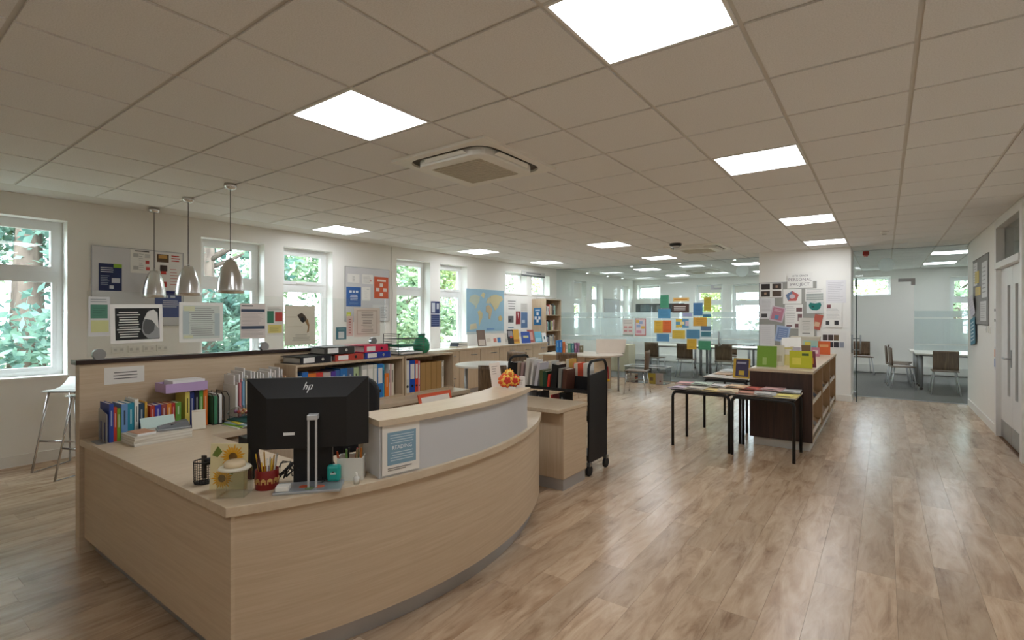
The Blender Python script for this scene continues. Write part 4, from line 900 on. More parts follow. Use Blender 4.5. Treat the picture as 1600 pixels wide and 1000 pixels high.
# framed notice on the raised counter
a = ang_y(1.675, 2.395)
sheet('printed_notice', 'white framed notice with a blue square reading READING on the counter', 'notice', (AC[0] + 2.395 * math.cos(a), AC[1] + 2.395 * math.sin(a), WT + 0.012), a, 0.205, 0.245, col=(226, 222, 214), t=0.004,
      prints=[((126, 160, 180), [(0.13, 0.18, 0.90, 0.82)]), ((196, 212, 220), lines(4, 0.18, 0.58, 0.86, 0.78, 0.3, 0.2, True) + lines(4, 0.18, 0.24, 0.86, 0.44, 0.3, 0.2, True)), ((110, 106, 102), lines(2, 0.14, 0.06, 0.9, 0.14, 0.3, 0.4))],
      texts=[('READING', 0.026, 0.515, 0.51, (236, 240, 240))])
t = thing('artificial_flowers', 'orange and yellow rosette flowers on the raised counter end', 'flowers', (-2.06, 2.77, 1.0))
for k, (dx, dy, dz, r_, c_) in enumerate(((0, -0.02, 0.056, 0.05, (226, 92, 48)), (0.03, 0.03, 0.052, 0.042, (214, 70, 40)), (-0.02, 0.03, 0.085, 0.038, (232, 184, 60)), (0.01, 0.0, 0.10, 0.032, (236, 160, 50)), (-0.03, -0.01, 0.05, 0.04, (232, 120, 60)))):
    for ring, (nq, rr, zz, ps) in enumerate(((9, 0.78, 0.0, 0.30), (7, 0.52, 0.22, 0.28), (5, 0.26, 0.40, 0.24))):
        m = MB()
        for q in range(nq):
            aa = 2 * PI * q / nq + ring * 0.4; ca, sa = math.cos(aa), math.sin(aa)
            # rosette turned towards the room (+X, -Y)
            u_ = Vector((0.6, 0.8, 0)); v_ = Vector((0, 0, 1)); n_ = Vector((0.8, -0.6, 0))
            p_ = Vector((dx, dy, dz)) + (u_ * ca + v_ * sa) * r_ * rr + n_ * r_ * zz
            out = (u_ * ca + v_ * sa); zz_ = (n_ * 0.8 + out * 0.6 * rr).normalized(); xx_ = (out - zz_ * out.dot(zz_)).normalized(); yy_ = zz_.cross(xx_)
            m.M = Matrix(((xx_.x, yy_.x, zz_.x, p_.x), (xx_.y, yy_.y, zz_.y, p_.y), (xx_.z, yy_.z, zz_.z, p_.z), (0, 0, 0, 1)))
            m.ball((0, 0, 0), r_ * ps * 1.2, 8, 6, (1.0, 0.8, 0.28))
        tone = (c_, (240, 190, 80), (196, 50, 34))[ring] if c_[1] < 150 else (c_, (244, 214, 110), (226, 120, 50))[ring]
        m.build('petal_ring', mat(tone, 0.6, 0, 0.2, 40), t, True)
sheet('greeting_card', 'tall white card with scribbles standing behind the orange flowers', 'card', (-2.17, 2.79, 1.0), SFA + 0.2, 0.075, 0.165, col=(232, 222, 212), t=0.002, lean=0.12, roll=0.12, prints=[((120, 110, 104), lines(4, 0.2, 0.5, 0.8, 0.9, 0.2, 0.5))])
sheet('business_cards', 'small white card box beside the orange flowers', 'card box', (-2.03, 2.86, 1.0), SFA + 0.3, 0.06, 0.075, col=(228, 224, 220), t=0.03, prints=[((150, 140, 136), lines(3, 0.15, 0.25, 0.8, 0.75, 0.25, 0.3))])
o = sheet('framed_notice', 'orange framed certificate lying on the inner side of the raised counter', 'notice', (-2.35, 2.42, WT), 0.0, 0.30, 0.27, col=(206, 84, 48), t=0.008, lean=0.25, prints=[((226, 220, 210), [(0.07, 0.07, 0.93, 0.92)]), ((216, 190, 140), [(0.2, 0.3, 0.7, 0.6)])])
# office chair behind the monitor
t = thing('office_chair', 'black office chair with rounded back behind the monitor', 'office chair', (-2.64, 1.77, 0), YAW)
m = MB()
for k in range(5):
    a = 2 * PI * k / 5; m.tube([(0, 0, 0.10), (0.29 * math.cos(a), 0.29 * math.sin(a), 0.07)], 0.022, 8, 0.015)
m.build('star_base', MATBLK, t)
for k in range(5): a = 2 * PI * k / 5; MB().ball((0.29 * math.cos(a), 0.29 * math.sin(a), 0.03), 0.03, 10, 6).build('castor', MATBLK, t, True)
MB().tube([(0, 0, 0.1), (0, 0, 0.44)], 0.025, 10).build('gas_lift', STEEL, t)
B(-0.24, -0.24, 0.44, 0.24, 0.24, 0.52).build('seat', mat((20, 20, 22), 0.8), t, bevel=0.035)
m = MB(); m.M = Matrix.Translation((0, 0.23, 0.625)) @ Matrix.Rotation(PI / 2 - 0.08, 4, 'X'); m.prism([(x, y + 0.24) for x, y in rsq(0.235, 0.10)], -0.03, 0.03); m.build('backrest', mat((20, 20, 22), 0.7), t, bevel=0.015)
B(-0.03, 0.18, 0.46, 0.03, 0.24, 0.70).build('back_post', MATBLK, t)

# ------------------------------------------------------------------ return cabinet and book cart
t = thing('return_cabinet', 'pale oak cabinet with silver plinth between curved desk and book cart', 'cabinet', (-2.62, 3.93, 0))
B(-0.40, -0.20, 0.10, 0.425, 0.215, 0.675).build('body', WOOD_V, t)
B(-0.42, -0.30, 0.675, 0.435, 0.22, 0.705).build('top', WOOD_T, t, bevel=0.002)
B(-0.38, -0.185, 0, 0.415, 0.205, 0.10).build('plinth', KICK, t)
B(0.425, -0.198, 0.105, 0.428, 0.213, 0.672).build('end_panel', WOOD_H, t)
CM = mat((16, 16, 17), 0.6, 0.0, 0.15)
t = thing('book_cart', 'black steel book cart with hooped end panel on castors', 'book cart', (-2.68, 4.42, 0))
for sx in (-1, 1):
    x = 0.46 * sx
    pl = [(-0.19, 0.12), (0.19, 0.12), (0.19, 0.965), (-0.19, 0.935)]
    m = MB(); m.M = Matrix(((0, 0, 1, x), (1, 0, 0, 0), (0, 1, 0, 0), (0, 0, 0, 1))); m.prism(pl, -0.008, 0.008); m.build('end_panel', CM, t)
    m = MB(); pts = [(x, -0.185, 0.5), (x, -0.185, 0.98)] + [(x, -0.105 - 0.08 * math.cos(k * PI / 12), 0.98 + 0.085 * math.sin(k * PI / 12)) for k in range(1, 6)] + [(x, -0.10, 1.066), (x, 0.10, 1.066)] + [(x, 0.105 + 0.08 * math.sin(k * PI / 12), 0.98 + 0.085 * math.cos(k * PI / 12)) for k in range(1, 6)] + [(x, 0.185, 0.98), (x, 0.185, 0.5)]
    m.tube(pts, 0.013, 10); m.build('hoop_handle', CM, t, True)
    for sy in (-1, 1):
        c_ = MB(); c_.M = Matrix.Translation((x, 0.175 * sy, 0.048)) @ Matrix.Rotation(PI / 2, 4, 'Y'); c_.lathe([(0.046, -0.014), (0.048, -0.008), (0.048, 0.008), (0.046, 0.014)], 20)
        w_ = c_.build('castor', MATBLK, t); B(x - 0.02, 0.175 * sy - 0.02, 0.09, x + 0.02, 0.175 * sy + 0.02, 0.125).build('fork', STEEL, w_)
for z in (0.14, 0.51, 0.765):
    sh = B(-0.452, -0.19, z, 0.452, 0.19, z + 0.012).box(-0.452, -0.19, z + 0.012, 0.452, -0.182, z + 0.05 if z < 0.7 else z + 0.03).build('shelf', CM, t)
B(-0.452, -0.004, 0.777, 0.452, 0.004, 0.90).build('centre_divider', CM, t)
MB().tube([(0.475, 0.19, 0.99), (0.477, 0.195, 0.93), (0.477, 0.197, 0.87)], 0.006, 6).build('red_tag_cord', mat((170, 30, 34)), t)
MB().ball((0.477, 0.20, 0.855), 0.016, 10, 6).build('yellow_tag', mat((226, 180, 40)), t, True)
cart = [('black box file', (22, 23, 26), .075, .235, .16, 0.0), ('slim tan paperback', (176, 158, 140), .028, .235, .16, -0.06), ('dusty mauve hardback', (170, 146, 146), .03, .24, .16, -0.10), ('tall white hardback', (220, 216, 210), .04, .285, .16, -0.12), ('white paperback', (224, 222, 220), .022, .27, .16, -0.14),
        ('pale lilac hardback', (206, 204, 214), .035, .25, .16, -0.18), ('moss green hardback', (92, 100, 62), .035, .175, .16, 0.0), ('dark green hardback', (28, 66, 46), .04, .165, .16, 0.0), ('bright red paperback', (206, 58, 46), .025, .14, .16, -0.12), ('black hardback', (20, 20, 22), .065, .24, .16, -0.10), ('grey hardback', (126, 126, 122), .035, .205, .16, -0.05), ('brown leather hardback', (88, 54, 42), .045, .20, .16, -0.08)]
x = -3.125
for w, c_, t_, h_, d_, ln in cart:
    ex = abs(math.sin(ln)) * h_
    book('%s in the near row on the black cart' % w, (x + t_ / 2 + (0 if ln >= 0 else 0.0), 4.235, 0.778), 0, t_, h_, d_, c_, 'book', 'near row on the cart', -ln, title=False); x += t_ + ex * 0.75 + 0.003
far = [('cream paperback', (216, 206, 186), .04, .24, .15), ('orange paperback', (226, 120, 66), .05, .20, .15), ('peach paperback', (230, 184, 140), .05, .20, .15), ('silver hardback', (186, 188, 186), .05, .25, .15), ('ivory hardback', (224, 218, 200), .05, .24, .15), ('mustard hardback', (206, 166, 74), .04, .28, .15), ('vermilion hardback', (220, 84, 44), .05, .245, .15), ('off white hardback', (226, 224, 218), .04, .25, .15)]
x = -3.08
for w, c_, t_, h_, d_ in far:
    book('%s in the rear row on the black cart' % w, (x, 4.59, 0.778), PI, t_, h_, d_, c_, 'book', 'rear row on the cart', title=False); x += t_ + 0.055
x = -3.05
for w, c_, t_, h_ in (('navy', (36, 44, 90), .03, .22), ('silver', (190, 190, 188), .03, .20), ('charcoal', (40, 40, 42), .05, .21), ('red and white', (196, 60, 56), .02, .19), ('black', (18, 18, 20), .06, .22)):
    book('%s book on the middle shelf of the black cart' % w, (x, 4.26, 0.523), 0, t_, h_, 0.16, c_, 'book', 'middle shelf of the cart'); x += t_ + 0.10

# ------------------------------------------------------------------ chairs and tables
def make_chair(label, loc, rz, ply=ZEBRA, group='ply chairs', legm=CHROME):
    t = thing('chair', label, 'chair', loc, rz, group)
    rows = []
    for j in range(7):
        z = 0.47 + j * 0.06; rows.append([(-0.19 + 0.38 * i / 8, 0.19 + 0.02 * j / 6 + 0.03 * (1 - ((i - 4) / 4) ** 2), z) for i in range(9)])
    m = MB(); m.strip(rows); n = len(m.v); m.v += [(x, y - 0.012, z) for x, y, z in m.v]; m.f += [tuple(i + n for i in reversed(f)) for f in list(m.f)]
    R0 = 9
    for j in range(6):
        for k in (0, 8): a_, b_ = j * R0 + k, (j + 1) * R0 + k; m.f.append((a_, b_, b_ + n, a_ + n))
    for i in range(8):
        for j in (0, 6): a_ = j * R0 + i; m.f.append((a_, a_ + 1, a_ + 1 + n, a_ + n))
    m.build('backrest', ply, t, True)
    B(-0.20, -0.20, 0.435, 0.20, 0.215, 0.450).build('seat', ply, t, bevel=0.006)
    for sx in (-1, 1):
        MB().tube([(0.16 * sx, -0.15, 0.435), (0.215 * sx, -0.20, 0.0)], 0.011, 8).build('leg', legm, t, True)
        MB().tube([(0.16 * sx, 0.15, 0.435), (0.215 * sx, 0.22, 0.0)], 0.011, 8).build('leg', legm, t, True)
    return t
make_chair('zebrano chair turned to the round table, behind the orange flowers', (-4.36, 5.49, 0), -2.46)
make_chair('zebrano chair on the far side of the round table', (-5.40, 7.40, 0), 0.26)
make_chair('zebrano chair behind the cart at the rounded desk', (-4.76, 8.22, 0), -2.62)
make_chair('chair seen side-on beside the clear plastic tub', (-3.86, 9.35, 0), -1.4)
make_chair('zebrano chair tucked on the window side of the round table', (-5.98, 6.12, 0), 1.5)
t = thing('round_table', 'round pale table with grey legs beside the window cabinets', 'table', (-5.09, 6.35, 0))
MB().lathe([(0.545, 0.695), (0.55, 0.70), (0.55, 0.72), (0.545, 0.725)], 48).build('tabletop', mat((206, 200, 190), 0.3), t)
for k in range(4):
    a = k * PI / 2 - 0.9; MB().tube([(0.38 * math.cos(a), 0.38 * math.sin(a), 0), (0.38 * math.cos(a), 0.38 * math.sin(a), 0.695)], 0.028, 14).build('leg', GREYMET, t, True)
t = thing('rounded_desk', 'oak staff desk with rounded end and drawer pedestal by the glass wall', 'desk', (-4.95, 9.25, 0))
MB().prism([(-0.75, -0.55), (0.25, -0.55)] + arc_pts(0.25, 0, 0.55, -PI / 2, PI / 2, 20) + [(-0.75, 0.55)], 0.70, 0.73).build('tabletop', mat((216, 206, 192), 0.35), t)
B(-0.72, -0.43, 0.0, 0.25, -0.41, 0.70).build('modesty_panel', WOOD_H, t)
B(0.16, -0.40, 0.04, 0.52, 0.16, 0.69).build('pedestal', WOOD_H, t)
for k in range(3):
    d = B(0.18, -0.415, 0.06 + 0.21 * k, 0.50, -0.40, 0.255 + 0.21 * k).build('drawer', WOOD_H, t); B(0.29, -0.425, 0.19 + 0.21 * k, 0.39, -0.415, 0.20 + 0.21 * k).build('handle', STEEL, d)
MB().tube([(0.70, 0.12, 0), (0.70, 0.12, 0.70)], 0.018, 10).build('leg', GREYMET, t, True); B(-0.72, 0.4, 0, -0.70, 0.42, 0.70).box(-0.72, -0.41, 0, -0.70, 0.40, 0.70).build('end_leg', WOOD_V, t)
t = thing('desk_screen', 'cream folding desk screen standing on the rounded desk', 'desk screen', (-4.50, 9.56, 0.73), YAW - 0.05)
MB().add([(-0.30, -0.008, 0), (0.27, -0.008, 0), (0.31, -0.008, 0.29), (-0.30, -0.008, 0.29), (-0.30, 0.008, 0), (0.27, 0.008, 0), (0.31, 0.008, 0.29), (-0.30, 0.008, 0.29)], [(0, 1, 2, 3), (7, 6, 5, 4), (0, 4, 5, 1), (1, 5, 6, 2), (2, 6, 7, 3), (3, 7, 4, 0)]).build('panel', mat((234, 222, 210), 0.6), t)
B(-0.30, -0.05, 0, -0.26, 0.05, 0.01).box(0.22, -0.05, 0, 0.26, 0.05, 0.01).build('foot', STEEL, t)
x = 0
for w, c_, t_, h_ in (('light blue', (44, 128, 196), .05, .25), ('bright blue', (30, 110, 190), .06, .26), ('orange', (222, 122, 66), .045, .22), ('white', (226, 224, 218), .04, .18), ('green', (92, 150, 120), .06, .19), ('teal', (80, 140, 150), .05, .19), ('plum', (140, 90, 130), .05, .20), ('mauve', (170, 130, 160), .04, .20), ('olive', (124, 116, 88), .09, .14)):
    book('%s book standing on the rounded staff desk' % w, (-5.50 + x * math.cos(YAW), 9.12 + x * math.sin(YAW), 0.73), YAW, t_, h_, 0.16, c_, 'book', 'books on the rounded desk'); x += t_ + 0.012
PLAST = glass_mat('milky_plastic', (0.88, 0.9, 0.91), 1.6, 0.2)
t = thing('plastic_tub', 'large clear plastic storage tub in front of the glass wall', 'storage tub', (-4.28, 11.0, 0))
m = MB().box(-0.46, -0.21, 0, 0.46, 0.21, 0.005)
for q in ((-0.46, -0.21, 0.46, -0.205), (-0.46, 0.205, 0.46, 0.21), (-0.46, -0.205, -0.455, 0.205), (0.455, -0.205, 0.46, 0.205)): m.box(q[0], q[1], 0.005, q[2], q[3], 0.36)
m.build('body', PLAST, t); B(-0.48, -0.23, 0.36, 0.48, -0.20, 0.375).box(-0.48, 0.20, 0.36, 0.48, 0.23, 0.375).box(-0.48, -0.20, 0.36, -0.45, 0.20, 0.375).box(0.45, -0.20, 0.36, 0.48, 0.20, 0.375).build('rim', mat((214, 218, 220), 0.3), t)
for k, (w, c_, x, wd, hh) in enumerate((('dark maroon', (90, 48, 44), -0.33, .2, .035), ('cream', (214, 200, 176), -0.33, .2, .035), ('brick red', (170, 74, 58), -0.33, .2, .035), ('black', (36, 34, 36), -0.33, .2, .035), ('tan', (190, 160, 124), -0.33, .2, .035))):
    o = B(-wd / 2, -0.08, 0, wd / 2, 0.08, hh).build('book', mat(c_, 0.5)); o.location = (-4.28 + x, 10.91, 0.006 + k * 0.036); B(-wd / 2 + 0.004, -0.082, 0.004, wd / 2 - 0.004, 0.078, hh - 0.004).build('pages', mat((226, 220, 204)), o)
    tag(o, '%s book in the flat pile inside the clear tub' % w, 'book', 'books in the tub')
sheet('book', 'yellow book standing inside the clear tub', 'book', (-4.12, 10.82, 0.006), FB, 0.17, 0.23, col=(222, 190, 60), t=0.015, prints=[((150, 110, 60), [(0.3, 0.3, 0.7, 0.6)])])
sheet('book', 'pale pink book standing inside the clear tub', 'book', (-3.95, 10.82, 0.006), FB, 0.16, 0.24, col=(226, 206, 196), t=0.015, prints=[((170, 90, 70), [(0.55, 0.2, 0.75, 0.35)])])
# small black framed tables
TT = mat((214, 206, 194), 0.4)
def frame_table(label, x0, y0, x1, y1, h, group):
    cx, cy = (x0 + x1) / 2, (y0 + y1) / 2; w, d = (x1 - x0) / 2, (y1 - y0) / 2
    t = thing('side_table', label, 'table', (cx, cy, 0), 0, group)
    B(-w + 0.0, -d, h - 0.018, w, d, h).build('tabletop', TT, t, bevel=0.002)
    B(-w - 0.001, -d - 0.001, h - 0.016, w + 0.001, -d + 0.001, h - 0.002).build('edge_band', MATBLK, t)
    for sy in (-1, 1):
        y = (d - 0.018) * sy; r = 0.05; a = w - 0.0165; zt = h - 0.036
        pts = [(-a, y, 0), (-a, y, zt - r)] + [(-a + r - r * math.cos(k * PI / 10), y, zt - r + r * math.sin(k * PI / 10)) for k in range(1, 6)] + [(a - r + r * math.sin(k * PI / 10), y, zt - r + r * math.cos(k * PI / 10)) for k in range(0, 5)] + [(a, y, zt - r), (a, y, 0)]
        MB().tube(pts, 0.016, 10).build('leg_frame', BLACK, t, True)
    for sx in (-1, 1): MB().tube([((w - 0.018) * sx * 0.95, -d + 0.02, h - 0.038), ((w - 0.018) * sx * 0.95, d - 0.02, h - 0.038)], 0.012, 8).build('side_rail', BLACK, t, True)
frame_table('black framed table spread with magazines, away from the dark display unit', -1.99, 5.82, -1.342, 6.375, 0.655, 'black framed tables')
frame_table('black framed table spread with magazines right before the display unit', -1.340, 5.80, -0.72, 6.37, 0.655, 'black framed tables')
frame_table('black framed table with a yellow framed book beyond the magazine tables', -1.96, 6.99, -1.40, 8.10, 0.68, 'black framed tables')
mc = [('lilac', (196, 182, 196)), ('cream and grey', (206, 200, 186)), ('mustard edged', (206, 184, 120)), ('sandy', (216, 196, 164)), ('ruddy brown', (176, 124, 104)), ('ash grey', (182, 180, 176)), ('yellow lettered', (214, 196, 110)),
      ('rose', (206, 166, 166)), ('pale mint', (190, 204, 190)), ('white', (226, 222, 214)), ('apricot', (222, 184, 150)), ('brick red', (184, 96, 84)), ('soft pink', (212, 170, 170)), ('pearl', (200, 204, 206))]
for k, (w, c_) in enumerate(mc):
    i, j = k % 7, k // 7
    o = sheet('magazine', '%s covered magazine lying on the black framed tables' % w, 'magazine', (-1.93 + 0.185 * i, 5.82 + 0.29 * j, 0.6555 + 0.0085 * ((i % 2) + 2 * j)), FB, 0.21, 0.285, col=c_, t=0.006, lean=PI / 2 - 0.0, roll=R.uniform(-.16, .16), group='magazines on the tables',
          prints=[(tuple(max(20, int(v * 0.75)) for v in c_), [(0.08, 0.82, 0.7, 0.93)]), (tuple(min(244, int(v * 1.18)) for v in c_), [(0.1, 0.3, 0.75, 0.75)]), ((90, 86, 84), lines(5, 0.12, 0.06, 0.88, 0.26, 0.3, 0.4))])
sheet('book', 'yellow edged book with a purple picture standing on the far black table', 'book', (-1.50, 7.10, 0.681), FB - 0.1, 0.20, 0.255, col=(216, 176, 60), t=0.03, lean=0.16, prints=[((70, 62, 96), [(0.16, 0.08, 0.95, 0.94)]), ((214, 180, 70), [(0.35, 0.15, 0.7, 0.38)]), ((180, 176, 196), [(0.25, 0.72, 0.8, 0.82)])])
for k, (w, dx, dy, c_) in enumerate((('white', -0.12, 0.0, (228, 226, 222)), ('tan', -0.05, 0.22, (196, 164, 134)), ('pale grey', 0.1, 0.42, (214, 216, 216)), ('bluish white', -0.08, 0.55, (214, 224, 228)), ('ivory', 0.12, 0.75, (226, 222, 208)))):
    sheet('magazine', '%s booklet lying on the table with the yellow edged book' % w, 'magazine', (-1.72 + dx, 7.04 + dy, 0.681 + 0.0105 * k), FB, 0.21, 0.29, col=c_, t=0.008, lean=PI / 2, roll=R.uniform(-.2, .2), prints=[((150, 146, 140), lines(5, 0.15, 0.5, 0.85, 0.9, 0.3, 0.3))], group='booklets on the far black table')

# ------------------------------------------------------------------ display unit (island)
IX0, IX1, IY0, IY1 = -1.262, -0.632, 6.40, 9.64
t = thing('display_unit', 'dark wenge display unit with oak top and slanted magazine shelves', 'display unit', (-0.947, 8.02, 0))
hx, hy = (IX1 - IX0) / 2, (IY1 - IY0) / 2
B(-hx - 0.01, -hy - 0.01, 0.855, hx + 0.01, hy + 0.01, 0.885).build('top', WOOD_T, t, bevel=0.002)
B(-hx, -hy, 0.10, hx, -hy + 0.02, 0.855).build('end_panel', DARKW, t); B(-hx, hy - 0.02, 0.10, hx, hy, 0.855).build('end_panel', DARKW, t)
B(-hx + 0.03, -hy + 0.05, 0, hx - 0.03, hy - 0.05, 0.10).build('plinth', mat((206, 206, 202), 0.4, 0.3), t)
B(-hx, -hy + 0.02, 0.10, -hx + 0.02, hy - 0.02, 0.855).build('closed_side', DARKW, t); B(-0.01, -hy + 0.02, 0.12, 0.0, hy - 0.02, 0.855).build('back_board', BIRCH, t)
B(0.0, -hy + 0.02, 0.10, hx, hy - 0.02, 0.12).build('bottom', WOOD_T, t)
bay = (2 * hy - 0.04) / 3
for k in range(4): y = -hy + 0.02 + bay * k; B(0.0, y - 0.009, 0.12, hx, y + 0.009, 0.855).build('divider', BIRCH, t); B(hx - 0.001, y - 0.011, 0.10, hx + 0.003, y + 0.011, 0.855).build('divider_edge', WOOD_V, t)
for k in range(3):
    y0 = -hy + 0.03 + bay * k; y1 = y0 + bay - 0.02
    for z in (0.16, 0.50):
        m = MB(); m.add([(0.0, y0, z + 0.17), (hx - 0.02, y0, z), (hx - 0.02, y1, z), (0.0, y1, z + 0.17), (0.0, y0, z + 0.182), (hx - 0.02, y0, z + 0.012), (hx - 0.02, y1, z + 0.012), (0.0, y1, z + 0.182)], [(3, 2, 1, 0), (4, 5, 6, 7), (0, 1, 5, 4), (1, 2, 6, 5), (2, 3, 7, 6), (3, 0, 4, 7)])
        sh = m.build('slanted_shelf', BIRCH, t)
        B(hx - 0.022, y0, z - 0.004, hx - 0.012, y1, z + 0.05).build('shelf_lip', mat((226, 222, 212), 0.4), sh)
for k in range(3):
    for j, z in enumerate((0.16, 0.50)):
        for q in range(2):
            c_ = [(46, 46, 52), (196, 190, 180), (90, 60, 56), (160, 170, 176), (60, 80, 110), (208, 180, 150)][(k * 2 + j + q * 3) % 6]; nm = ['charcoal', 'stone', 'maroon', 'pale blue', 'navy', 'buff'][(k * 2 + j + q * 3) % 6]
            sheet('magazine', '%s magazine on a %s slanted shelf, %s bay of the display unit' % (nm, ('lower', 'upper')[j], ('black table end', 'middle', 'pillar end')[k]), 'magazine', (-0.947 + hx - 0.034, 8.02 - hy + 0.30 + bay * k + 0.42 * q, z + 0.023), 0.0, 0.2, 0.27, col=c_, t=0.004, lean=0.99, group='magazines in the display unit', prints=[((220, 216, 208), [(0.1, 0.8, 0.9, 0.92)])])
TZ = 0.8855
def disp(label, x, y, w, h, col, prints, ang=FB + 0.08, lean=0.26, t=0.012, holder=True, roll=0.0):
    sheet('display_book', label, 'book', (x, y, TZ + 0.004), ang, w, h, col=col, t=t, lean=lean, prints=prints, group='books displayed on the unit', roll=roll)
disp('green covered book propped on the unit corner by the dark end', -1.12, 6.60, 0.21, 0.25, (122, 164, 44), [((168, 196, 110), [(0.3, 0.1, 0.5, 0.45)])])
disp('cream slim book next to the green covered book', -1.03, 6.85, 0.12, 0.25, (226, 220, 206), [((200, 190, 170), [(0.2, 0.2, 0.8, 0.5)])])
disp('pale yellow booklet between cream book and lilac leaflet', -0.965, 6.98, 0.13, 0.22, (222, 212, 140), [((236, 234, 226), [(0.1, 0.6, 0.9, 0.9)])])
disp('lilac leaflet behind the lime yellow book', -0.90, 7.10, 0.14, 0.22, (196, 190, 204), [((236, 232, 226), [(0.2, 0.5, 0.8, 0.8)])])
disp('lime yellow book propped at the unit corner over the shelves', -0.775, 6.68, 0.23, 0.20, (206, 206, 40), [((90, 110, 50), [(0.55, 0.72, 0.85, 0.86)]), ((236, 226, 90), [(0.12, 0.2, 0.5, 0.6)])], ang=FB + 0.15)
disp('plum edged brochure tucked behind the lime yellow book', -0.70, 6.86, 0.12, 0.19, (130, 66, 84), [((220, 150, 60), [(0.2, 0.2, 0.8, 0.6)])], ang=FB + 0.3)
disp('white sheet with a small golden picture on the unit', -1.06, 8.20, 0.24, 0.30, (234, 232, 228), [((196, 150, 90), [(0.42, 0.3, 0.62, 0.55)])], roll=0.05)
disp('brown photo album cover on the unit', -0.98, 8.66, 0.2, 0.17, (110, 84, 50), [((206, 186, 120), [(0.08, 0.1, 0.92, 0.4)])])
disp('mint and yellow patterned booklet on the unit', -0.93, 9.16, 0.2, 0.22, (170, 200, 186), [((224, 208, 90), [(0.1, 0.5, 0.5, 0.9)]), ((120, 170, 190), [(0.55, 0.2, 0.9, 0.6)])])
disp('rose pink card on the unit', -0.83, 8.78, 0.11, 0.13, (206, 130, 150), [((236, 210, 210), [(0.2, 0.3, 0.8, 0.7)])])
disp('bright orange booklet at the pillar end of the unit', -0.76, 9.26, 0.17, 0.21, (226, 104, 44), [((238, 170, 110), [(0.15, 0.55, 0.85, 0.75)])])
disp('clear grey leaflet holder at the back of the unit', -1.20, 8.50, 0.11, 0.26, (196, 198, 200), [((170, 172, 176), [(0.2, 0.2, 0.8, 0.7)])], lean=0.35)
t = thing('card_box', 'cream cardboard box at the pillar end of the display unit', 'box', (-1.03, 9.45, TZ))
B(-0.20, -0.08, 0, 0.20, 0.08, 0.26).build('body', mat((214, 208, 192), 0.6), t); B(-0.205, -0.085, 0.26, 0.205, 0.085, 0.275).build('lid', mat((222, 216, 202), 0.6), t)
sheet('card', 'white card standing on top of the cream cardboard box', 'card', (-1.02, 9.44, TZ + 0.276), FB, 0.22, 0.30, col=(234, 233, 230), lean=0.06, t=0.004, prints=[((150, 148, 146), lines(6, 0.2, 0.3, 0.8, 0.85, 0.2, 0.4, True)), ((90, 88, 88), [(0.25, 0.14, 0.75, 0.18)])])

# ------------------------------------------------------------------ left wall: boards, posters, map, cabinets, tall bookcase
WX = XL + 0.001
ALU = mat((208, 208, 210), 0.32, 0.2, 0.05, 3)
def board(label, y0, z0, y1, z1):
    t = thing('notice_board', label, 'notice board', (WX, (y0 + y1) / 2, z0)); w, h = (y1 - y0) / 2, z1 - z0
    B(0, -w, 0, 0.012, w, h).build('panel', ALU, t)
    B(0, -w - 0.006, -0.006, 0.015, -w, h + 0.006).box(0, w, -0.006, 0.015, w + 0.006, h + 0.006).box(0, -w, h, 0.015, w, h + 0.006).box(0, -w, -0.006, 0.015, w, 0).build('edge_trim', STEEL, t)
board('brushed metal notice board between the wide window and the pendant lamps', 1.755, 1.38, 2.64, 2.255)
board('brushed metal notice board with orange and blue posters', 4.965, 1.405, 5.845, 2.28)
PX = WX + 0.0125
def wsheet(name, label, cat, r, **kw): return rect_sheet(name, label, cat, kw.pop('plane', PX), FL, r, **kw)
wsheet('poster', 'navy poster with a lime green corner on the metal notice board', 'poster', (1.81, 1.77, 2.02, 2.07), col=(28, 44, 92), prints=[((220, 226, 234), lines(3, 0.08, 0.66, 0.7, 0.88, 0.35, 0.2)), ((170, 184, 206), lines(6, 0.08, 0.2, 0.5, 0.58, 0.25, 0.3)), ((206, 214, 226), [(0.56, 0.3, 0.92, 0.48), (0.46, 0.08, 0.64, 0.2)]), ((150, 190, 60), [(0.64, 0.86, 1.0, 1.0)])])
wsheet('printed_notice', 'white icon chart notice on the metal board', 'notice', (2.10, 1.985, 2.33, 2.25), prints=[((60, 60, 64), [(0.2, 0.93, 0.8, 0.97)]), ((190, 190, 190), [(0.12, 0.68, 0.34, 0.84), (0.62, 0.68, 0.84, 0.84), (0.12, 0.14, 0.34, 0.3)]), ((206, 80, 76), [(0.64, 0.42, 0.8, 0.56), (0.66, 0.14, 0.82, 0.28)]), ((170, 172, 174), lines(8, 0.36, 0.1, 0.58, 0.88, 0.2, 0.4))])
wsheet('poster', 'white poster with dark photo and red text lines', 'poster', (2.345, 1.80, 2.625, 2.245), prints=[((86, 66, 44), [(0.06, 0.74, 0.5, 0.95)]), ((196, 150, 84), [(0.12, 0.84, 0.44, 0.93)]), ((190, 52, 44), lines(3, 0.6, 0.76, 0.95, 0.96, 0.4, 0.2) + [(0.24, 0.08, 0.42, 0.22), (0.2, 0.42, 0.4, 0.5)]), ((200, 120, 112), lines(6, 0.55, 0.12, 0.92, 0.6, 0.2, 0.4)), ((60, 48, 40), [(0.18, 0.5, 0.44, 0.66)])])
wsheet('poster', 'royal blue poster with white icons behind the pendant lamps', 'poster', (2.34, 1.475, 2.62, 1.79), col=(44, 70, 138), prints=[((24, 36, 104), [(0.0, 0.86, 1.0, 1.0)]), ((200, 208, 224), [(0.3, 0.74, 0.5, 0.83), (0.58, 0.74, 0.76, 0.83)]), ((214, 220, 232), lines(4, 0.3, 0.36, 0.9, 0.66, 0.35, 0.3))])
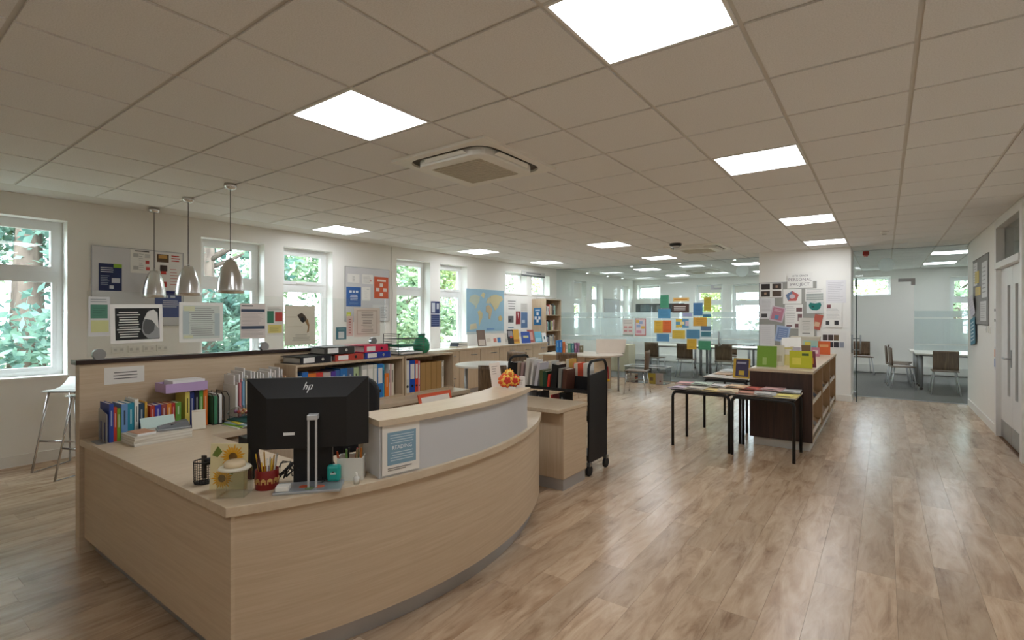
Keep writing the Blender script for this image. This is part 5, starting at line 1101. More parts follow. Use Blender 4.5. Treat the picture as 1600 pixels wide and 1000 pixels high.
for k, (w, ya_) in enumerate((('beside the window reveal', 1.99), ('next to the end one', 2.14), ('third along', 2.285), ('below the blue poster', 2.42))):
    o = B(0, -0.06, 0, 0.012, 0.06, 0.075).build('wall_socket', WHITE, bevel=0.003); o.location = (WX, ya_, 1.075); tag(o, 'white double wall socket %s above the bar rail' % w, 'socket', 'wall sockets')
    for q in (-0.03, 0.03): B(0.0118, q - 0.014, 0.02, 0.0135, q + 0.014, 0.05).build('outlet', mat((206, 206, 202)), o)
wsheet('printed_notice', 'small white grid notice at top of the second metal board', 'notice', (5.005, 2.03, 5.23, 2.17), prints=[((170, 170, 170), lines(6, 0.4, 0.1, 0.62, 0.8, 0.4, 0.2))])
wsheet('printed_notice', 'small white form with pink marks on the second metal board', 'notice', (5.285, 2.02, 5.505, 2.18), prints=[((186, 186, 186), lines(6, 0.1, 0.12, 0.9, 0.85, 0.25, 0.3)), ((220, 140, 136), [(0.7, 0.3, 0.86, 0.42)])])
wsheet('poster', 'orange poster with white round pictures', 'poster', (5.53, 1.79, 5.83, 2.155), col=(206, 88, 46), prints=[((240, 226, 214), [(0.2, 0.78, 0.82, 0.88)]), ((232, 220, 212), [(0.38, 0.54, 0.62, 0.7), (0.12, 0.32, 0.36, 0.48), (0.64, 0.32, 0.88, 0.48), (0.38, 0.1, 0.62, 0.26)])])
wsheet('poster', 'bright blue poster with three white icons and headline', 'poster', (4.98, 1.645, 5.26, 1.96), col=(44, 96, 166), prints=[((220, 228, 238), [(0.2, 0.7, 0.36, 0.82), (0.42, 0.7, 0.58, 0.82), (0.64, 0.7, 0.8, 0.82)]), ((226, 232, 240), lines(4, 0.22, 0.3, 0.8, 0.62, 0.4, 0.2, True)), ((130, 166, 206), lines(2, 0.2, 0.1, 0.84, 0.22, 0.2, 0.2))])
wsheet('paper_sheet', 'plain white sheet beside the bright blue poster', 'paper', (5.285, 1.745, 5.45, 1.97), prints=[((170, 180, 180), [(0.56, 0.82, 0.82, 0.87)]), ((200, 200, 200), lines(5, 0.3, 0.2, 0.7, 0.7, 0.15, 0.4))])
wsheet('printed_notice', 'pale rounded leaflet at the lower corner of second metal board', 'notice', (5.50, 1.42, 5.83, 1.68), col=(222, 222, 222), prints=[((170, 172, 176), lines(7, 0.5, 0.1, 0.92, 0.9, 0.3, 0.3)), ((196, 206, 216), [(0.42, 0.1, 0.46, 0.86)])])
wsheet('sticker', 'yellow green square sticker on the second metal board', 'sticker', (4.985, 1.46, 5.07, 1.55), col=(206, 214, 60), prints=[((236, 236, 190), [(0.2, 0.4, 0.8, 0.6)])])
wsheet('printed_notice', 'teal notice with a plain white square on the wall', 'notice', (4.80, 1.12, 4.99, 1.315), plane=WX, col=(58, 116, 132), prints=[((214, 220, 222), [(0.22, 0.08, 0.78, 0.62)]), ((150, 186, 194), lines(2, 0.14, 0.72, 0.86, 0.9, 0.3, 0.2, True))])
wsheet('calendar', 'navy wall calendar with a map picture between two windows', 'calendar', (6.87, 1.29, 7.10, 1.77), plane=WX, col=(48, 62, 108), prints=[((206, 212, 222), [(0.1, 0.56, 0.46, 0.94), (0.66, 0.7, 0.9, 0.92)]), ((120, 134, 168), lines(5, 0.06, 0.06, 0.94, 0.42, 0.22, 0.0)), ((220, 224, 230), [(0.0, 0.48, 1.0, 0.51)])])
# world map: sea with land shapes
LAND, L2 = (206, 196, 154), (196, 176, 140)
def blob(pts): return [(x, y) for x, y in pts]
wsheet('world_map', 'large pale blue world map hanging above the window cabinets', 'map', (7.88, 1.11, 9.16, 2.06), plane=WX, col=(150, 186, 206), t=0.002,
       prints=[((196, 206, 206), [(0.0, 0.0, 1.0, 0.05)])],
       polys=[((182, 190, 172), [(0.06, 0.72), (0.10, 0.84), (0.22, 0.88), (0.34, 0.84), (0.33, 0.74), (0.28, 0.66), (0.25, 0.58), (0.20, 0.55), (0.22, 0.62), (0.14, 0.68)]),
              (LAND, [(0.36, 0.86), (0.42, 0.94), (0.48, 0.90), (0.44, 0.80)]),
              ((194, 186, 146), [(0.28, 0.50), (0.34, 0.53), (0.41, 0.46), (0.40, 0.36), (0.35, 0.26), (0.33, 0.18), (0.31, 0.24), (0.31, 0.38)]),
              (L2, [(0.50, 0.62), (0.56, 0.66), (0.62, 0.62), (0.67, 0.54), (0.64, 0.44), (0.61, 0.32), (0.57, 0.34), (0.57, 0.46), (0.50, 0.50)]),
              ((200, 196, 166), [(0.50, 0.70), (0.54, 0.80), (0.60, 0.84), (0.62, 0.74), (0.58, 0.68)]),
              (LAND, [(0.60, 0.72), (0.62, 0.86), (0.76, 0.90), (0.94, 0.86), (0.97, 0.78), (0.88, 0.72), (0.84, 0.62), (0.78, 0.56), (0.74, 0.52), (0.70, 0.60), (0.66, 0.66)]),
              ((204, 184, 132), [(0.84, 0.38), (0.90, 0.42), (0.95, 0.36), (0.92, 0.28), (0.85, 0.30)]),
              ((206, 198, 168), [(0.08, 0.10), (0.10, 0.22), (0.24, 0.24), (0.26, 0.12)]), ((110, 150, 196), [(0.52, 0.09), (0.52, 0.12), (0.72, 0.12), (0.72, 0.09)])])
wsheet('printed_notice', 'white bilingual notice in large letters under the small high window', 'notice', (9.25, 1.60, 9.67, 1.89), plane=WX, prints=[((120, 118, 120), lines(4, 0.14, 0.1, 0.86, 0.9, 0.3, 0.25, True))])
wsheet('poster', 'white poster with a grey photograph below the bilingual notice', 'poster', (9.25, 1.18, 9.60, 1.58), plane=WX, prints=[((100, 100, 102), [(0.2, 0.4, 0.8, 0.78)]), ((60, 60, 62), [(0.3, 0.45, 0.55, 0.6)]), ((110, 140, 160), [(0.2, 0.08, 0.8, 0.14)])])
wsheet('pennant', 'dark red and white pennant hanging on the window wall', 'pennant', (9.62, 1.30, 9.80, 1.60), plane=WX + 0.004, col=(140, 34, 44), polys=[((226, 206, 200), [(0.3, 0.9), (0.7, 0.9), (0.55, 0.4)])])
wsheet('printed_notice', 'faint grey sheet between pennant and tall bookcase', 'notice', (9.82, 1.60, 10.10, 1.79), plane=WX, col=(214, 212, 206), prints=[((180, 178, 174), lines(5, 0.1, 0.1, 0.9, 0.9, 0.25, 0.2))])
wsheet('poster', 'steel blue poster beside the tall bookcase', 'poster', (9.83, 1.21, 10.10, 1.58), plane=WX, col=(96, 126, 166), prints=[((190, 204, 220), [(0.1, 0.3, 0.6, 0.5)])])
t = thing('hanging_sign', 'long sign with dark lower edge above the small high windows', 'sign', (WX, 10.33, 2.45))
B(0, -0.49, 0.012, 0.03, 0.49, 0.115).build('panel', mat((206, 206, 202), 0.5), t); B(0, -0.49, 0, 0.034, 0.49, 0.03).build('dark_edge', mat((70, 74, 80), 0.4), t)
b = MB()
for r in lines(1, -0.32, 0.05, 0.32, 0.1, 0.5, 0): b.box(0.03, r[0], r[1], 0.031, r[2], r[3])
b.build('writing_line', mat((120, 122, 126)), t)
MB().tube([(WX + 0.004, 5.905, CEIL - 0.01), (WX + 0.004, 5.90, 2.3), (WX + 0.004, 5.93, 1.9), (WX + 0.004, 5.90, 1.2), (WX + 0.004, 5.91, 0.9)], 0.004, 6).build('wall_cable', mat((196, 194, 188))); tag(bpy.data.objects['wall_cable'], 'thin white cable running down the wall beside metal notice board', 'cable')
CZ = 0.87
for k in range(7):
    y0 = 5.92 + k * 0.622; t = thing('base_cabinet', ('oak window cabinet behind the round table, door with bar handle', 'oak window cabinet below the calendar')[k == 1] if k < 2 else ['oak cabinet below the second wall window', 'oak cabinet below the world map edge with the landscape book', 'oak cabinet below the middle of the world map', 'oak cabinet below the bilingual notice', 'oak cabinet next to the tall bookcase'][k - 2], 'cabinet', (XL + 0.022, y0 + 0.31, 0), 0, 'cabinets along the window wall')
    B(0.0, -0.3095, 0.08, 0.42, 0.3095, CZ - 0.031).build('carcass', WOOD_V, t); B(0.0, -0.3095, 0, 0.38, 0.3095, 0.08).build('plinth', KICK, t)
    d = B(0.42, -0.305, 0.09, 0.438, 0.305, CZ - 0.036).build('door', WOOD_V, t); B(0.438, 0.03, 0.735, 0.454, 0.20, 0.747).build('handle', STEEL, d)
t = thing('counter_top', 'long pale worktop over the cabinets below the windows', 'worktop', (XL, 8.1, CZ - 0.03))
B(0.022, -2.19, 0, 0.475, 2.18, 0.03).build('slab', mat((214, 208, 198), 0.3), t, bevel=0.002); B(0.475, -2.19, 0.001, 0.477, 2.18, 0.029).build('edge_band', WOOD_H, t)
CTZ = CZ + 0.0005
def cdisp(label, y, w, h, col, prints, x=-6.66, lean=0.22, **kw): sheet('display_book', label, 'book', (x, y, CTZ + 0.003), -0.35, w, h, col=col, t=0.012, lean=lean, prints=prints, group='books shown on the window worktop', **kw)
cdisp('brown book with an old photograph on the window worktop', 8.05, 0.19, 0.33, (112, 94, 84), [((190, 176, 164), [(0.1, 0.05, 0.9, 0.4)])])
cdisp('white upright book beside the brown photograph book', 8.28, 0.17, 0.26, (224, 218, 208), [((206, 196, 184), [(0.2, 0.3, 0.8, 0.6)])], roll=0.06)
cdisp('open white picture book with pink and blue figures', 8.60, 0.36, 0.24, (226, 220, 210), [((206, 120, 106), [(0.18, 0.25, 0.38, 0.6)]), ((70, 120, 170), [(0.45, 0.2, 0.68, 0.65)])])
cdisp('thin grey booklet behind the open picture book', 8.86, 0.12, 0.24, (206, 202, 192), [((180, 176, 166), [(0.2, 0.2, 0.8, 0.5)])])
cdisp('black book with a city picture on the window worktop', 9.06, 0.15, 0.32, (40, 40, 44), [((150, 146, 150), [(0.1, 0.5, 0.9, 0.9)]), ((190, 90, 60), [(0.4, 0.4, 0.8, 0.55)])])
cdisp('amber yellow book next to the black city book', 9.25, 0.19, 0.32, (214, 166, 62), [((180, 120, 50), [(0.1, 0.12, 0.9, 0.3)])])
cdisp('white booklet behind the blue catalogue', 9.42, 0.15, 0.30, (224, 222, 216), [((190, 190, 196), [(0.2, 0.5, 0.8, 0.8)])])
cdisp('royal blue catalogue leaning on the window worktop', 9.56, 0.24, 0.26, (52, 84, 164), [((196, 196, 150), [(0.2, 0.45, 0.8, 0.65)])], x=-6.60)
cdisp('slanted white leaflet beside the royal blue catalogue', 9.74, 0.10, 0.26, (226, 224, 220), [((190, 190, 190), [(0.2, 0.2, 0.8, 0.7)])], roll=0.2)
cdisp('dusty red book on the window worktop', 9.86, 0.18, 0.30, (170, 92, 82), [((206, 160, 150), [(0.2, 0.2, 0.8, 0.8)])])
cdisp('aqua blue folder near the tall bookcase', 10.05, 0.20, 0.25, (110, 180, 206), [((150, 204, 222), [(0.1, 0.1, 0.9, 0.4)])], x=-6.58)
cdisp('white emblem card beside the aqua folder', 10.225, 0.12, 0.22, (230, 232, 232), [((70, 110, 120), [(0.35, 0.3, 0.65, 0.6)])], x=-6.53)
for k, (w, c_) in enumerate((('cream', (200, 190, 166)), ('slate', (66, 74, 88)), ('black', (30, 32, 40)))):
    o = B(-0.1, -0.15 + 0.01 * k, 0, 0.1, 0.15, 0.035).build('book', mat(c_, 0.5)); o.location = (-6.68, 7.36, CTZ + 0.036 * k); o.rotation_euler = (0, 0, 0.05 * k)
    B(-0.096, -0.146 + 0.01 * k, 0.005, 0.102, 0.146, 0.03).build('pages', mat((222, 216, 204)), o); tag(o, '%s book lying in the flat pile before the window' % w, 'book', 'flat pile before the window')
t = thing('tall_bookcase', 'tall open oak bookcase in the corner by the glass wall', 'bookcase', (XL + 0.002, 10.65, 0))
B(0, -0.36, 0, 0.40, -0.34, 1.90).build('side', WOOD_V, t); B(0, 0.34, 0, 0.40, 0.36, 1.90).build('side', WOOD_V, t)
B(0, -0.34, 1.88, 0.40, 0.34, 1.90).build('top', WOOD_V, t); B(0, -0.34, 0.0, 0.012, 0.34, 1.88).build('back', WOOD_V, t)
SHZ = [0.08, 0.42, 0.78, 1.14, 1.52]
for z in SHZ: B(0.012, -0.34, z - 0.02, 0.39, 0.34, z).build('shelf', WOOD_H, t)
pal = [('lavender grey', (170, 172, 190)), ('pale lime', (196, 196, 110)), ('black', (32, 32, 34)), ('white', (222, 220, 214)), ('blush', (214, 170, 160)), ('coral red', (206, 96, 86)), ('ivory', (226, 218, 200)), ('strong blue', (40, 100, 170)), ('silver', (180, 184, 188)), ('tan', (186, 156, 128)), ('sea green', (92, 160, 146)), ('charcoal', (52, 54, 58)), ('mint', (170, 206, 190))]
q = 0
for si, z in ((4, 'top'), (3, 'second'), (2, 'third'), (1, 'fourth')):
    yy = 10.325
    for k in range(7):
        w, c_ = pal[(q * 5 + k * 2 + (k * k) % 3) % len(pal)]; t_ = R.choice([.03, .04, .05, .06]); h_ = (0.24 if si > 1 else 0.2) * R.uniform(0.8, 1.1)
        book('%s book, %s in its row on the %s shelf of tall bookcase' % (w, ('first', 'second', 'third', 'fourth', 'fifth', 'sixth', 'last')[k], z), (XL + 0.38, yy + t_ / 2, SHZ[si] + 0.0005), FX, t_, h_, 0.18, c_, 'book', 'books in the tall bookcase', -0.04 if k in (2, 5) else 0.0); yy += t_ + 0.018
    q += 1
sheet('poster', 'blue poster with white circles on the side of the tall bookcase', 'poster', (XL + 0.17, 10.289, 1.27), FB, 0.22, 0.42, col=(44, 110, 160), prints=[((226, 230, 232), [(0.36, 0.56, 0.64, 0.74), (0.12, 0.32, 0.4, 0.5), (0.6, 0.32, 0.88, 0.5), (0.36, 0.16, 0.64, 0.32)]), ((190, 210, 226), [(0.2, 0.82, 0.8, 0.9)])])
o = B(-0.13, -0.25, 0, 0.13, 0.25, 0.03).build('document_box', mat((190, 190, 186))); o.location = (XL + 0.2, 10.62, 1.901); B(-0.12, -0.23, 0.03, 0.12, 0.22, 0.05).build('papers', PAPER, o); tag(o, 'flat grey box with papers on top of the tall bookcase', 'document box')
# bar stools by the window wall
for k, (x, y, rz, lab) in enumerate(((-6.42, 1.48, 0.6, 'white bar stool with chrome frame below the metal notice board'), (-5.86, 1.52, 0.4, 'white bar stool half hidden behind the desk partition'))):
    t = thing('bar_stool', lab, 'bar stool', (x, y, 0), rz, 'bar stools')
    rows = [[(-0.18 + 0.36 * i / 6, -0.16 + 0.30 * j / 6, 0.775 + (0.0 if j < 4 else 0.012 * (j - 3) ** 2 * 0.9)) for i in range(7)] for j in range(7)] + [[(-0.18 + 0.36 * i / 6, 0.155, 0.88) for i in range(7)]]
    m = MB().strip(rows); n = len(m.v); m.v += [(a_, b_, c_ - 0.012) for a_, b_, c_ in m.v]; m.f += [tuple(i + n for i in reversed(f)) for f in list(m.f)]
    m.build('seat_shell', mat((220, 218, 212), 0.3), t, True)
    for sx in (-1, 1):
        MB().tube([(0.13 * sx, 0.10, 0.765), (0.22 * sx, 0.20, 0.012), (0.22 * sx, -0.20, 0.012), (0.13 * sx, -0.12, 0.765)], 0.010, 8).build('leg_loop', CHROME, t, True)
    MB().tube([(-0.185, -0.165, 0.30), (0.185, -0.165, 0.30)], 0.009, 8).build('foot_rail', CHROME, t, True)

# ------------------------------------------------------------------ glass wall notes
NY = GY - 0.0065
notes = [('green', (72, 150, 116), (-4.16, 1.68, -3.96, 1.97)), ('sky blue', (84, 150, 190), (-4.21, 1.44, -3.92, 1.65)), ('golden yellow', (222, 180, 70), (-4.30, 1.10, -4.10, 1.39)), ('orange', (222, 112, 56), (-4.10, 1.11, -3.90, 1.39)), ('cornflower blue', (92, 146, 188), (-4.24, 0.91, -3.95, 1.08)),
         ('lemon', (216, 186, 74), (-3.88, 0.98, -3.59, 1.17)), ('lavender', (168, 172, 206), (-3.64, 1.48, -3.44, 1.56)), ('denim blue', (70, 122, 170), (-3.41, 1.50, -3.21, 1.78)), ('narrow teal blue', (62, 124, 156), (-3.20, 1.465, -3.035, 1.53)), ('olive yellow', (196, 176, 58), (-3.18, 1.60, -3.03, 1.90)),
         ('amber', (214, 162, 62), (-3.41, 1.27, -3.12, 1.46)), ('steel blue', (92, 122, 152), (-3.25, 1.17, -3.04, 1.27)), ('dark teal', (70, 130, 144), (-3.24, 1.04, -3.04, 1.15)), ('slate blue', (84, 138, 172), (-3.56, 0.99, -3.27, 1.19)), ('tall ochre', (212, 172, 56), (-3.55, 0.75, -3.34, 0.985)), ('emerald', (70, 150, 112), (-3.30, 0.75, -3.04, 0.95))]
for w, c_, r in notes:
    rect_sheet('coloured_note', '%s paper note stuck on the glass wall' % w, 'note', NY, FB, r, col=c_, t=0.0012, group='coloured notes on the glass wall', prints=[(tuple(int(v * 0.82) for v in c_), lines(7, 0.14, 0.1, 0.86, 0.9, 0.22, 0.3, True))])
rect_sheet('coloured_note', 'patchwork note of small yellow, blue and pink slips on glass', 'note', NY, FB, (-3.80, 1.23, -3.51, 1.43), col=(92, 150, 186), t=0.0012, prints=[((220, 190, 80), [(0.0, 0.66, 0.5, 1.0), (0.02, 0.0, 0.5, 0.3)]), ((226, 214, 160), [(0.34, 0.34, 0.66, 0.66)]), ((214, 190, 200), [(0.74, 0.2, 1.0, 0.74)])])
rect_sheet('banner', 'yellow script banner at the top of the coloured notes', 'banner', NY, FB, (-3.86, 1.82, -3.50, 1.905), col=(226, 190, 120), t=0.0012, prints=[((206, 140, 50), lines(1, 0.06, 0.2, 0.94, 0.8, 0.5, 0.1))])
rect_sheet('poster', 'dark brown title card with white lettering among the notes', 'poster', NY, FB, (-3.88, 1.57, -3.50, 1.76), col=(78, 56, 48), t=0.0012, prints=[((226, 222, 216), lines(3, 0.1, 0.2, 0.9, 0.8, 0.45, 0.2))])
rect_sheet('poster', 'grey table chart poster on the glass wall', 'poster', NY, FB, (-5.08, 1.03, -4.81, 1.42), col=(222, 218, 212), t=0.0012, prints=[((170, 164, 160), lines(3, 0.1, 0.68, 0.9, 0.95, 0.2, 0.1)), ((206, 150, 150), [(0.12, 0.44, 0.42, 0.56), (0.56, 0.44, 0.86, 0.56), (0.12, 0.2, 0.42, 0.32), (0.56, 0.2, 0.86, 0.32)]), ((90, 110, 90), [(0.0, 0.0, 1.0, 0.04)])])
rect_sheet('poster', 'red bordered colourful board poster on the glass wall', 'poster', NY, FB, (-4.77, 1.03, -4.50, 1.43), col=(196, 96, 90), t=0.0012, prints=[((222, 210, 214), [(0.06, 0.05, 0.94, 0.95)]), ((220, 180, 90), [(0.1, 0.76, 0.4, 0.92), (0.58, 0.4, 0.9, 0.56)]), ((150, 170, 206), [(0.14, 0.48, 0.5, 0.64), (0.4, 0.68, 0.7, 0.84)]), ((206, 150, 170), [(0.14, 0.14, 0.6, 0.3)])])

# ------------------------------------------------------------------ pillar display
PY = 10.6195
t = thing('pin_board', 'grey felt pin board on the white pillar', 'pin board', (-1.47, PY, 0.9))
B(-0.45, -0.012, 0, 0.48, 0, 1.215).build('felt', mat((158, 158, 152), 0.9), t); B(-0.457, -0.014, -0.007, 0.487, 0, 0.0).box(-0.457, -0.014, 1.215, 0.487, 0, 1.222).box(-0.457, -0.014, 0, -0.45, 0, 1.215).box(0.48, -0.014, 0, 0.487, 0, 1.215).build('frame', GREYMET, t)
PB = PY - 0.0125
def psheet(name, label, cat, r, y=PB, **kw): return rect_sheet(name, label, cat, y, FB, r, **kw)
TXTC = (150, 148, 150)
def photos(n, m_, cols_): return [(c_, [((i + .12) / n, (j + .12) / m_, (i + .9) / n, (j + .9) / m_)]) for k, c_ in enumerate(cols_) for i, j in [(k % n, k // n)]]
psheet('printed_notice', 'white title sign reading PERSONAL PROJECT on the pillar', 'sign', (-1.45, 2.0, -1.04, 2.28), y=PB - 0.004, texts=[('10TH GRADE', 0.045, 0.5, 0.80, (110, 108, 110)), ('PERSONAL', 0.078, 0.5, 0.55, (130, 120, 124)), ('PROJECT', 0.078, 0.5, 0.24, (130, 120, 124))])
psheet('photo_sheet', 'sheet of four dark photographs at the top of the pin board', 'photo sheet', (-1.915, 1.84, -1.53, 2.11), prints=photos(2, 2, [(60, 52, 46), (84, 70, 60), (48, 44, 44), (70, 60, 54)]) + [((170, 140, 116), [(0.2, 0.2, 0.3, 0.36), (0.7, 0.66, 0.8, 0.82)])])
psheet('paper_sheet', 'white text sheet with one small photo below the four photographs', 'paper', (-1.915, 1.44, -1.66, 1.83), col=(222, 222, 224), prints=[(TXTC, lines(9, 0.12, 0.36, 0.88, 0.94, 0.18, 0.3)), ((70, 68, 70), [(0.1, 0.06, 0.5, 0.24)])])
psheet('poster', 'tilted pink poster with a blue arch', 'poster', (-1.76, 1.39, -1.53, 1.67), y=PB - 0.004, col=(206, 190, 200), roll=-0.22, prints=[((190, 128, 146), [(0.1, 0.1, 0.9, 0.92)]), ((110, 150, 186), [(0.36, 0.14, 0.64, 0.42)]), ((226, 200, 204), lines(2, 0.2, 0.66, 0.8, 0.84, 0.3, 0.2))])
psheet('poster', 'white poster with a red and blue ringed pentagon', 'poster', (-1.52, 1.715, -1.22, 1.985), y=PB - 0.003, polys=[((196, 100, 96), [(0.5 + 0.38 * math.cos(PI / 2 + k * 2 * PI / 5), 0.5 + 0.38 * math.sin(PI / 2 + k * 2 * PI / 5)) for k in range(5)]), ((110, 130, 160), [(0.5, 0.5)] + [(0.5 + 0.38 * math.cos(PI / 2 + k * 2 * PI / 5), 0.5 + 0.38 * math.sin(PI / 2 + k * 2 * PI / 5)) for k in range(0, 3)]), ((206, 190, 196), [(0.5 + 0.16 * math.cos(k * PI / 5), 0.5 + 0.16 * math.sin(k * PI / 5)) for k in range(10)])])
psheet('paper_sheet', 'white report sheet with a column of small photos on pin board', 'paper', (-1.49, 1.26, -1.20, 1.705), prints=[(TXTC, lines(10, 0.08, 0.2, 0.6, 0.94, 0.18, 0.3)), ((120, 90, 92), [(0.64, 0.7, 0.96, 0.86), (0.72, 0.3, 0.96, 0.6), (0.56, 0.04, 0.94, 0.2), (0.08, 0.08, 0.4, 0.14)])])
psheet('poster', 'sheet with a dark green zigzag pattern on the pillar', 'poster', (-1.16, 1.755, -0.87, 1.99), prints=[((90, 112, 106), lines(7, 0.04, 0.06, 0.96, 0.6, 0.5, 0.0)), (TXTC, lines(3, 0.06, 0.68, 0.94, 0.94, 0.25, 0.2))])
psheet('poster', 'sheet with a teal cauldron shape on the pillar', 'poster', (-1.14, 1.54, -0.87, 1.75), y=PB - 0.002, col=(214, 218, 216), polys=[((30, 120, 112), [(0.12, 0.7), (0.2, 0.92), (0.5, 0.84), (0.8, 0.92), (0.86, 0.7), (0.78, 0.4), (0.6, 0.24), (0.34, 0.26), (0.18, 0.44)]), ((16, 70, 68), [(0.3, 0.62), (0.44, 0.62), (0.44, 0.5), (0.3, 0.5)])])
psheet('paper_sheet', 'pinned white letter at the top right of the pillar', 'paper', (-0.84, 1.72, -0.54, 2.13), y=PY, col=(228, 227, 230), prints=[((186, 184, 190), lines(11, 0.1, 0.08, 0.9, 0.92, 0.16, 0.3))])
psheet('paper_sheet', 'white sheet with two small figure drawings on the pillar', 'paper', (-0.87, 1.29, -0.60, 1.715), y=PY - 0.0115, prints=[(TXTC, lines(9, 0.14, 0.36, 0.9, 0.82, 0.16, 0.3)), ((130, 80, 84), [(0.16, 0.8, 0.38, 0.95)]), ((60, 60, 64), [(0.1, 0.1, 0.3, 0.26), (0.58, 0.1, 0.82, 0.28)])])
psheet('photo_sheet', 'sheet of eight group photos low on the pillar', 'photo sheet', (-0.92, 0.90, -0.54, 1.20), y=PY, prints=[((70, 56, 56), [(0.08, 0.52, 0.28, 0.86), (0.30, 0.52, 0.50, 0.86)]), ((110, 90, 70), [(0.52, 0.52, 0.72, 0.86), (0.10, 0.12, 0.28, 0.44)]), ((56, 52, 60), [(0.30, 0.12, 0.50, 0.44), (0.52, 0.12, 0.72, 0.44)]), ((150, 156, 170), [(0.74, 0.12, 0.92, 0.44)])])
psheet('paper_sheet', 'blank looking white sheet at the bottom of the pin board', 'paper', (-1.915, 0.92, -1.66, 1.33), col=(220, 220, 222), prints=[((196, 196, 200), lines(9, 0.12, 0.1, 0.88, 0.9, 0.15, 0.3))])
psheet('poster', 'tilted pale blue certificate on the pin board', 'poster', (-1.67, 1.01, -1.44, 1.31), y=PB - 0.003, col=(170, 188, 214), roll=-0.16, prints=[((126, 148, 190), [(0.12, 0.12, 0.88, 0.88)]), ((176, 192, 218), lines(5, 0.2, 0.2, 0.8, 0.8, 0.3, 0.2, True))])
psheet('poster', 'red and tan tilted flyer behind the white card box', 'poster', (-1.06, 1.25, -0.93, 1.52), y=PB - 0.002, col=(186, 96, 80), roll=-0.2, prints=[((214, 180, 150), [(0.2, 0.2, 0.8, 0.5)])])

# ------------------------------------------------------------------ right wall board
t = thing('pin_board', 'narrow grey pin board crowded with papers on the right wall', 'pin board', (XR - 0.001, 10.05, 1.37))
B(-0.012, -0.72, 0, 0, 0.72, 0.97).build('felt', mat((150, 150, 148), 0.9), t); B(-0.014, -0.73, 0.97, 0, 0.73, 0.978).box(-0.014, -0.73, -0.008, 0, 0.73, 0).build('frame', MATBLK, t)
RX = XR - 0.0135
for lab, r, c_, z in (('white sheet at top of the right wall board', (10.7, 1.95, 10.3, 2.3), (224, 222, 222), 0), ('yellow sheet on the right wall board', (10.5, 1.98, 10.1, 2.16), (226, 204, 110), .003), ('second yellow sheet lower on the right wall board', (10.45, 1.80, 9.95, 1.92), (222, 196, 100), .003), ('white chart sheet on the right wall board', (9.85, 1.75, 9.4, 2.25), (214, 214, 214), 0), ('grey form sheet on the right wall board', (10.0, 1.42, 9.45, 1.70), (206, 206, 206), 0)):
    rect_sheet('paper_sheet', lab, 'paper', RX - z, FR, r, col=c_, prints=[((150, 150, 150), lines(7, 0.1, 0.1, 0.9, 0.9, 0.2, 0.3))], group='papers on the right wall board')
rect_sheet('paper_sheet', 'lilac white sheet curling off the board edge', 'paper', RX - 0.006, FR, (10.95, 1.50, 10.4, 1.79), col=(216, 210, 220), roll=0.12, lean=-0.12, prints=[((190, 186, 196), lines(5, 0.1, 0.1, 0.9, 0.9, 0.15, 0.3))])
rect_sheet('poster', 'teal blue text poster hanging below the right wall board', 'poster', XR - 0.03, FR, (10.85, 1.05, 10.35, 1.46), col=(84, 140, 164), roll=0.12, prints=[((206, 220, 226), lines(6, 0.1, 0.1, 0.9, 0.9, 0.35, 0.25))])
for k, y in enumerate((9.25, 9.40, 9.55)):
    o = B(-0.01, -0.045, 0, 0, 0.045, 0.085).build('light_switch', WHITE, bevel=0.002); o.location = (XR, y, 1.26); tag(o, ('light switch nearest the white door', 'light switch, middle of three below the right board', 'light switch furthest from the white door')[k], 'switch', 'light switches'); B(-0.013, -0.012, 0.025, -0.01, 0.012, 0.06).build('rocker', mat((210, 210, 206)), o)
for z, lab in ((1.55, 'upper small black sign on the door frame'), (1.42, 'lower small black sign on the door frame')):
    sheet('door_sign', lab, 'sign', (XR - 0.021, DY1 + 0.005, z), FR, 0.07, 0.03, col=(40, 40, 46), prints=[((200, 200, 200), [(0.2, 0.4, 0.8, 0.6)])])
sheet('door_sign', 'orange and blue sticker sign on the door frame', 'sign', (XR - 0.021, DY1 + 0.005, 0.82), FR, 0.09, 0.28, col=(220, 220, 222), prints=[((222, 150, 100), [(0.15, 0.56, 0.85, 0.9)]), ((110, 140, 196), [(0.15, 0.12, 0.85, 0.48)])])

# ------------------------------------------------------------------ meeting rooms behind the glass
TOPM = mat((232, 230, 220), 0.3)
def long_table(label, x, y, w, d, rz=0):
    t = thing('meeting_table', label, 'table', (x, y, 0), rz, 'meeting room tables')
    B(-w / 2, -d / 2, 0.708, w / 2, d / 2, 0.74).build('tabletop', TOPM, t, bevel=0.003); B(-w / 2 + 0.06, -d / 2 + 0.06, 0.685, w / 2 - 0.06, d / 2 - 0.06, 0.707).build('under_frame', mat((96, 100, 102), 0.5), t)
    for sx in (-1, 1):
        for sy in (-1, 1):
            l = MB().tube([((w / 2 - 0.1) * sx, (d / 2 - 0.09) * sy, 0.06), ((w / 2 - 0.1) * sx, (d / 2 - 0.09) * sy, 0.68)], 0.03, 12).build('leg', GREYMET, t, True)
            MB().ball(((w / 2 - 0.1) * sx, (d / 2 - 0.09) * sy, 0.03), 0.03, 10, 6).build('castor', MATBLK, l, True)
long_table('white meeting table end behind the red bordered poster', -4.35, 13.3, 1.5, 0.75)
long_table('white meeting table, middle one behind the coloured notes', -2.82, 13.3, 1.5, 0.75)
long_table('white meeting table pushed beyond the first two by windows', -3.6, 14.9, 1.6, 0.75)
long_table('white meeting table behind the frosted band of the right glass', 1.35, 13.45, 1.7, 0.8)
long_table('cream meeting table behind the open glass door', 1.3, 14.3, 1.7, 0.8)
GREYL = mat((206, 208, 210), 0.35, 0.3)
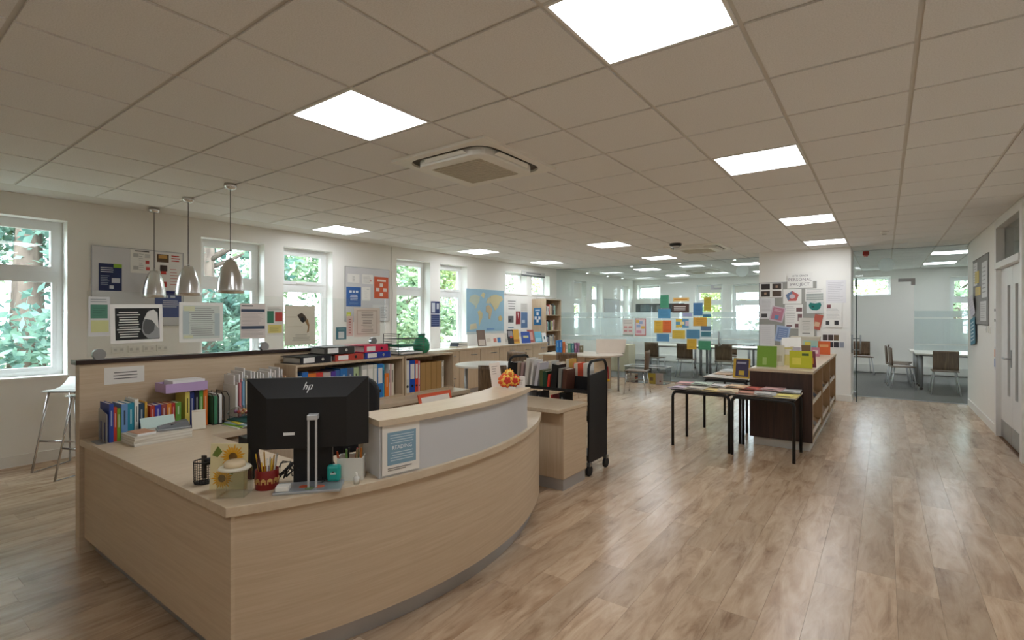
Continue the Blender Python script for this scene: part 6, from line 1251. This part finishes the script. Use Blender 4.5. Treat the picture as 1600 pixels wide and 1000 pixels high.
for k, (x, y, rz, lab) in enumerate(((-4.72, 12.62, 3.0, 'striped chair below the cornflower blue note'), (-3.90, 12.55, 3.2, 'striped chair below the lemon note'), (-2.98, 12.5, 3.1, 'striped chair below the emerald note'), (-3.3, 14.1, 0.1, 'striped chair between the meeting tables'))):
    make_chair(lab, (x, y, 0), rz, ZEBRA, 'meeting room chairs', GREYL)
for k, (x, y, rz, lab) in enumerate(((0.93, 12.75, 3.15, 'striped chair with its back to the right glass, tucked at white table'), (0.30, 13.3, 1.7, 'striped chair at the short end of the white table'), (0.24, 14.05, 1.6, 'striped chair at the end of the cream table'), (0.3, 14.5, 1.5, 'furthest striped chair at the end of the cream table'), (-0.45, 15.9, 0.2, 'lone striped chair by the wall below the wide slot window'))):
    make_chair(lab, (x, y, 0), rz, ZEBRA, 'right meeting room chairs', GREYL)
rect_sheet('poster', 'long dark panorama picture on the meeting room end wall', 'picture', YB - 0.001, FB, (-6.85, 1.62, -5.2, 1.90), col=(66, 74, 76), prints=[((110, 124, 128), [(0.1, 0.1, 0.3, 0.9), (0.45, 0.2, 0.7, 0.8)])])
t = thing('whiteboard', 'pale grey whiteboard on the meeting room window wall', 'whiteboard', (XL + 0.001, 14.8, 1.05))
B(0, -0.55, 0, 0.02, 0.55, 0.95).build('surface', mat((206, 208, 210), 0.3), t); B(0, -0.56, -0.02, 0.03, 0.56, 0).box(0, -0.56, 0.95, 0.03, 0.56, 0.965).build('frame', GREYMET, t)
t = thing('low_cabinet', 'cream low cupboard against the meeting room glass end', 'cabinet', (-5.9, 13.0, 0)); B(-0.4, -0.22, 0, 0.4, 0.22, 0.72).build('body', mat((222, 210, 180), 0.5), t)
for sx in (-1, 1): d = B(0.2 * sx - 0.19, -0.235, 0.03, 0.2 * sx + 0.19, -0.22, 0.70).build('door', mat((226, 214, 186), 0.5), t); B(0.03 * sx - 0.005, -0.245, 0.4, 0.03 * sx + 0.005, -0.235, 0.5).build('handle', STEEL, d)

for x, z, lab in ((-2.40, 2.44, 'round frosted sticker high on the far glass door panel'), (0.03, 2.42, 'round frosted sticker high above the open glass door')):
    m = MB(); m.M = Matrix.Translation((x, GY - 0.0068, z)) @ Matrix.Rotation(PI / 2, 4, 'X'); m.lathe([(0.125, -0.0005), (0.125, 0.0008)], 32); tag(m.build('round_sticker', FROST), lab, 'sticker')
